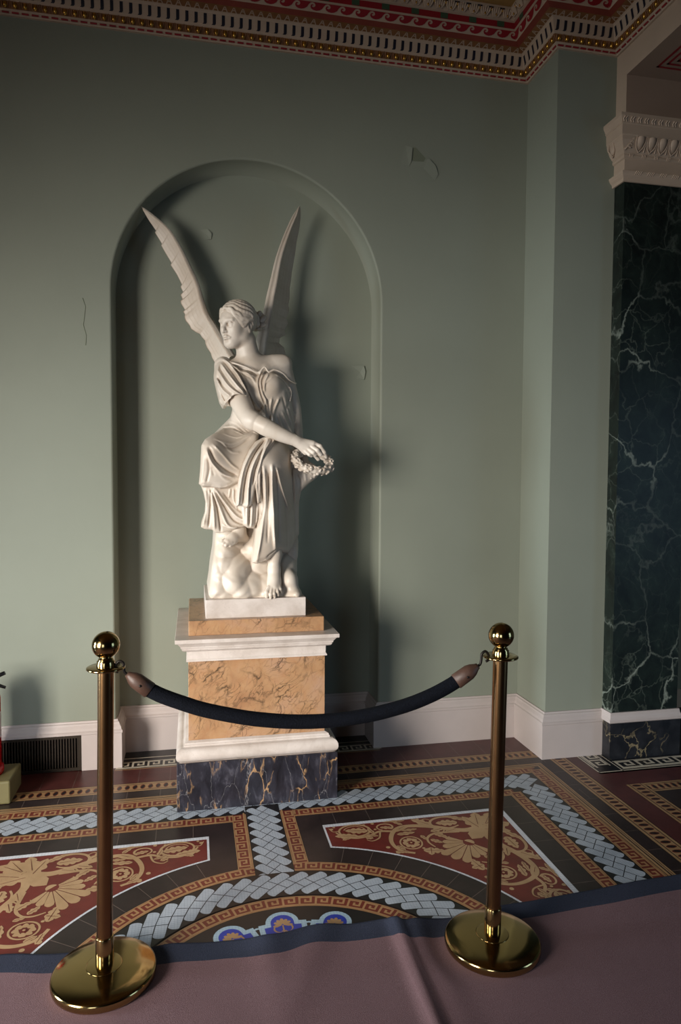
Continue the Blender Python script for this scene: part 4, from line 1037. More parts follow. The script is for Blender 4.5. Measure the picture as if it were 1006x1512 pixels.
H2 = {'palm': [(*[(-1.3036, -0.24, 1.5948), (-1.2911, -0.27, 1.5539)], 0.024, 0.022)], 'fingers': [([(-1.2809, -0.27, 1.5472), (-1.262, -0.28, 1.5238), (-1.2535, -0.29, 1.5036)], 0.01), ([(-1.2911, -0.27, 1.5404), (-1.2765, -0.285, 1.5136), (-1.2704, -0.29, 1.4935)], 0.0105), ([(-1.3021, -0.275, 1.5403), (-1.2934, -0.285, 1.5101), (-1.2874, -0.29, 1.4901)], 0.01), ([(-1.3123, -0.275, 1.5469), (-1.3104, -0.285, 1.5201), (-1.3078, -0.29, 1.5034)], 0.009), ([(-1.2801, -0.265, 1.5675), (-1.2562, -0.285, 1.5506), (-1.24, -0.29, 1.5406)], 0.0105)]}
hand(B, H2)
B.chain([(-1.5475, -0.13, 1.6843), (-1.7255, -0.36, 1.6127)], [0.085, 0.055], 0.04)
B.chain([(-1.7255, -0.36, 1.6127), (-1.6736, -0.32, 1.3976), (-1.6313, -0.36, 1.2534)], [0.052, 0.045, 0.034], 0.03)
B.chain([(-1.4684, -0.13, 1.6855), (-1.4556, -0.35, 1.5514)], [0.085, 0.055], 0.04)
B.chain([(-1.4556, -0.35, 1.5514), (-1.4555, -0.35, 1.3164), (-1.4633, -0.39, 1.1305), (-1.4644, -0.4, 1.0537)], [0.058, 0.048, 0.031, 0.029], 0.03)
B.chain([(-1.4644, -0.4, 1.0537), (-1.4661, -0.415, 1.0104), (-1.469, -0.44, 0.9755)], [0.029, 0.03, 0.026], 0.015)
B.chain([(-1.4839, -0.43, 0.9937), (-1.493, -0.455, 0.9657)], [0.017, 0.014], 0.012)
B.chain([(-1.4505, -0.42, 0.9977), (-1.4471, -0.445, 0.9724)], [0.016, 0.012], 0.012)
for f, r in (([(-1.4958, -0.452, 0.9781), (-1.5068, -0.466, 0.9583), (-1.5066, -0.464, 0.9388)], 0.0115), ([(-1.4836, -0.457, 0.9753), (-1.4889, -0.476, 0.9498), (-1.4885, -0.472, 0.9332)], 0.0088), ([(-1.4707, -0.455, 0.9747), (-1.4728, -0.474, 0.9522), (-1.4692, -0.47, 0.9355)], 0.0084), ([(-1.4573, -0.45, 0.9799), (-1.456, -0.466, 0.96), (-1.4523, -0.462, 0.9432)], 0.008), ([(-1.4467, -0.442, 0.988), (-1.4419, -0.455, 0.9706), (-1.4383, -0.452, 0.954)], 0.0075)):
    B.chain(f, [r, r, r * 0.82], 0.003)
B.chain([(-1.6281, -0.36, 1.2566), (-1.6317, -0.365, 1.2279), (-1.6624, -0.4, 1.2056), (-1.6855, -0.42, 1.1918)], [0.034, 0.033, 0.026, 0.02], 0.014)
B.cone(*[(-1.6247, -0.355, 1.2141), (-1.5975, -0.335, 1.1957)], 0.028, 0.024, 0.02)
for f, r in (([(-1.6701, -0.425, 1.192), (-1.6925, -0.437, 1.1808)], 0.0105), ([(-1.6823, -0.42, 1.1981), (-1.7048, -0.434, 1.187)], 0.0095), ([(-1.6912, -0.41, 1.2005), (-1.7106, -0.425, 1.1894)], 0.0085), ([(-1.6939, -0.4, 1.206), (-1.7102, -0.415, 1.198)], 0.008), ([(-1.654, -0.418, 1.1879), (-1.6736, -0.432, 1.1769)], 0.009)):
    B.chain(f, [r, r * 0.9], 0.003)
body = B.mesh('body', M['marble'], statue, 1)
Hh = Vol(HC - np.array((0.17, 0.17, 0.14)), HC + np.array((0.2, 0.19, 0.17)), 0.0024)
Hh.ell(hp(-0.012, 0, 0.034), (0.098, 0.081, 0.091), 0, 'add', HA)
Hh.ell(hp(0.085, 0, -0.035), (0.085, 0.06, 0.1), 0.006, 'sub', HA)
Hh.ell(hp(0.0, 0, -0.105), (0.12, 0.12, 0.085), 0.02, 'sub', HA)

def lock(d0, d1, ph, amp, r0, r1, s, n=13, k=0.0045, off=1.02):
    pts = []
    d0 = np.array(d0)
    d1 = np.array(d1)
    w = np.cross(d0, d1)
    w /= np.linalg.norm(w)
    for j in range(n):
        q = j / (n - 1)
        d = d0 * (1 - q) + d1 * q
        d = d / np.linalg.norm(d) + w * amp * math.sin(q * 9.5 + ph) * min(1, q * 4)
        d = d / np.linalg.norm(d) * off
        pts.append(hp(-0.012 + 0.098 * d[0], s * (0.081 * d[1]), 0.034 + 0.091 * d[2]))
    Hh.chain(pts, [r0 + (r1 - r0) * j / (n - 1) for j in range(n)], k)
for s in (-1, 1):
    Hh.ell(hp(-0.012, s * 0.088, -0.016), (0.026, 0.024, 0.032), 0.004, 'sub', HA)
    for i in range(7):
        ph = math.radians(40 + i * 11.5)
        lock((math.cos(ph), 0.06, math.sin(ph)), (-0.18 - 0.15 * i, 0.98, 0.02 + 0.06 * i), i * 0.9, 0.085, 0.0105, 0.008, s)
    for pts, r in (([(0.079, 0.01, 0.078), (0.077, 0.03, 0.068), (0.066, 0.05, 0.05), (0.046, 0.062, 0.034), (0.03, 0.071, 0.028), (0.006, 0.08, 0.028), (-0.03, 0.084, 0.026)], 0.0095), ([(0.074, 0.036, 0.058), (0.062, 0.052, 0.036), (0.044, 0.062, 0.018), (0.027, 0.068, 0.01), (0.008, 0.077, 0.018), (-0.014, 0.082, 0.024)], 0.008), ([(0.062, 0.05, 0.04), (0.05, 0.058, 0.02), (0.038, 0.063, 0.006), (0.024, 0.067, -0.004), (0.012, 0.071, 0.0)], 0.0062), ([(0.083, 0.004, 0.086), (0.08, 0.024, 0.084), (0.07, 0.044, 0.07), (0.05, 0.062, 0.052), (0.03, 0.072, 0.034), (0.0, 0.08, 0.028)], 0.009)):
        P_ = catm([hp(f, s * ss, u) for f, ss, u in pts], 4)
        P_ = [tuple(np.array(q) + HU * (0.0032 * math.sin(i * 1.05 + r * 900))) for i, q in enumerate(P_)]
        Hh.chain(P_, [r * (0.75 + 0.25 * math.sin(PI * i / (len(P_) - 1))) for i in range(len(P_))], 0.0035)
for i in range(7):
    ph = math.radians(112 + i * 11)
    for s in (-1, 1):
        lock((math.cos(ph), 0.06, math.sin(ph)), (-0.95, 0.45 - 0.03 * i, 0.02 + 0.03 * i), i, 0.03, 0.006, 0.006, s, off=0.99)
BN = [hp(-0.105, 0.01, 0.035), hp(-0.125, 0.02, 0.02)]
Hh.ell(BN[0], (0.04, 0.038, 0.036), 0.02, 'add', HA)
Hh.chain([hp(-0.09, -0.01, 0.07), hp(-0.1, 0.045, 0.045), hp(-0.1, 0.05, 0.01), hp(-0.09, 0.02, -0.01)], [0.012, 0.014, 0.013, 0.01], 0.006)
rg = random.Random(3)
for k in range(13):
    a = 2.39 * k
    r = 0.03 + 0.012 * rg.random()
    c = (-0.128 - 0.02 * rg.random(), 0.012 + r * math.cos(a), 0.03 + r * math.sin(a))
    Hh.chain([hp(c[0], c[1], c[2]), hp(c[0] - 0.014, c[1] + 0.008 * math.cos(a + 1), c[2] + 0.01 * math.sin(a + 1)), hp(c[0] - 0.01, c[1] + 0.016 * math.cos(a + 2), c[2] + 0.016 * math.sin(a + 2))], [0.012, 0.0105, 0.007], 0.004)
Hh.chain([hp(-0.14, 0.02, 0.05), hp(-0.158, 0.032, 0.055), hp(-0.168, 0.036, 0.042)], [0.014, 0.013, 0.009], 0.004)
Hh.chain([hp(-0.14, 0.02, 0.01), hp(-0.16, 0.03, 0.005), hp(-0.165, 0.034, -0.008)], [0.014, 0.012, 0.008], 0.004)
hair = Hh.mesh('hair', M['marble'], statue, 1)
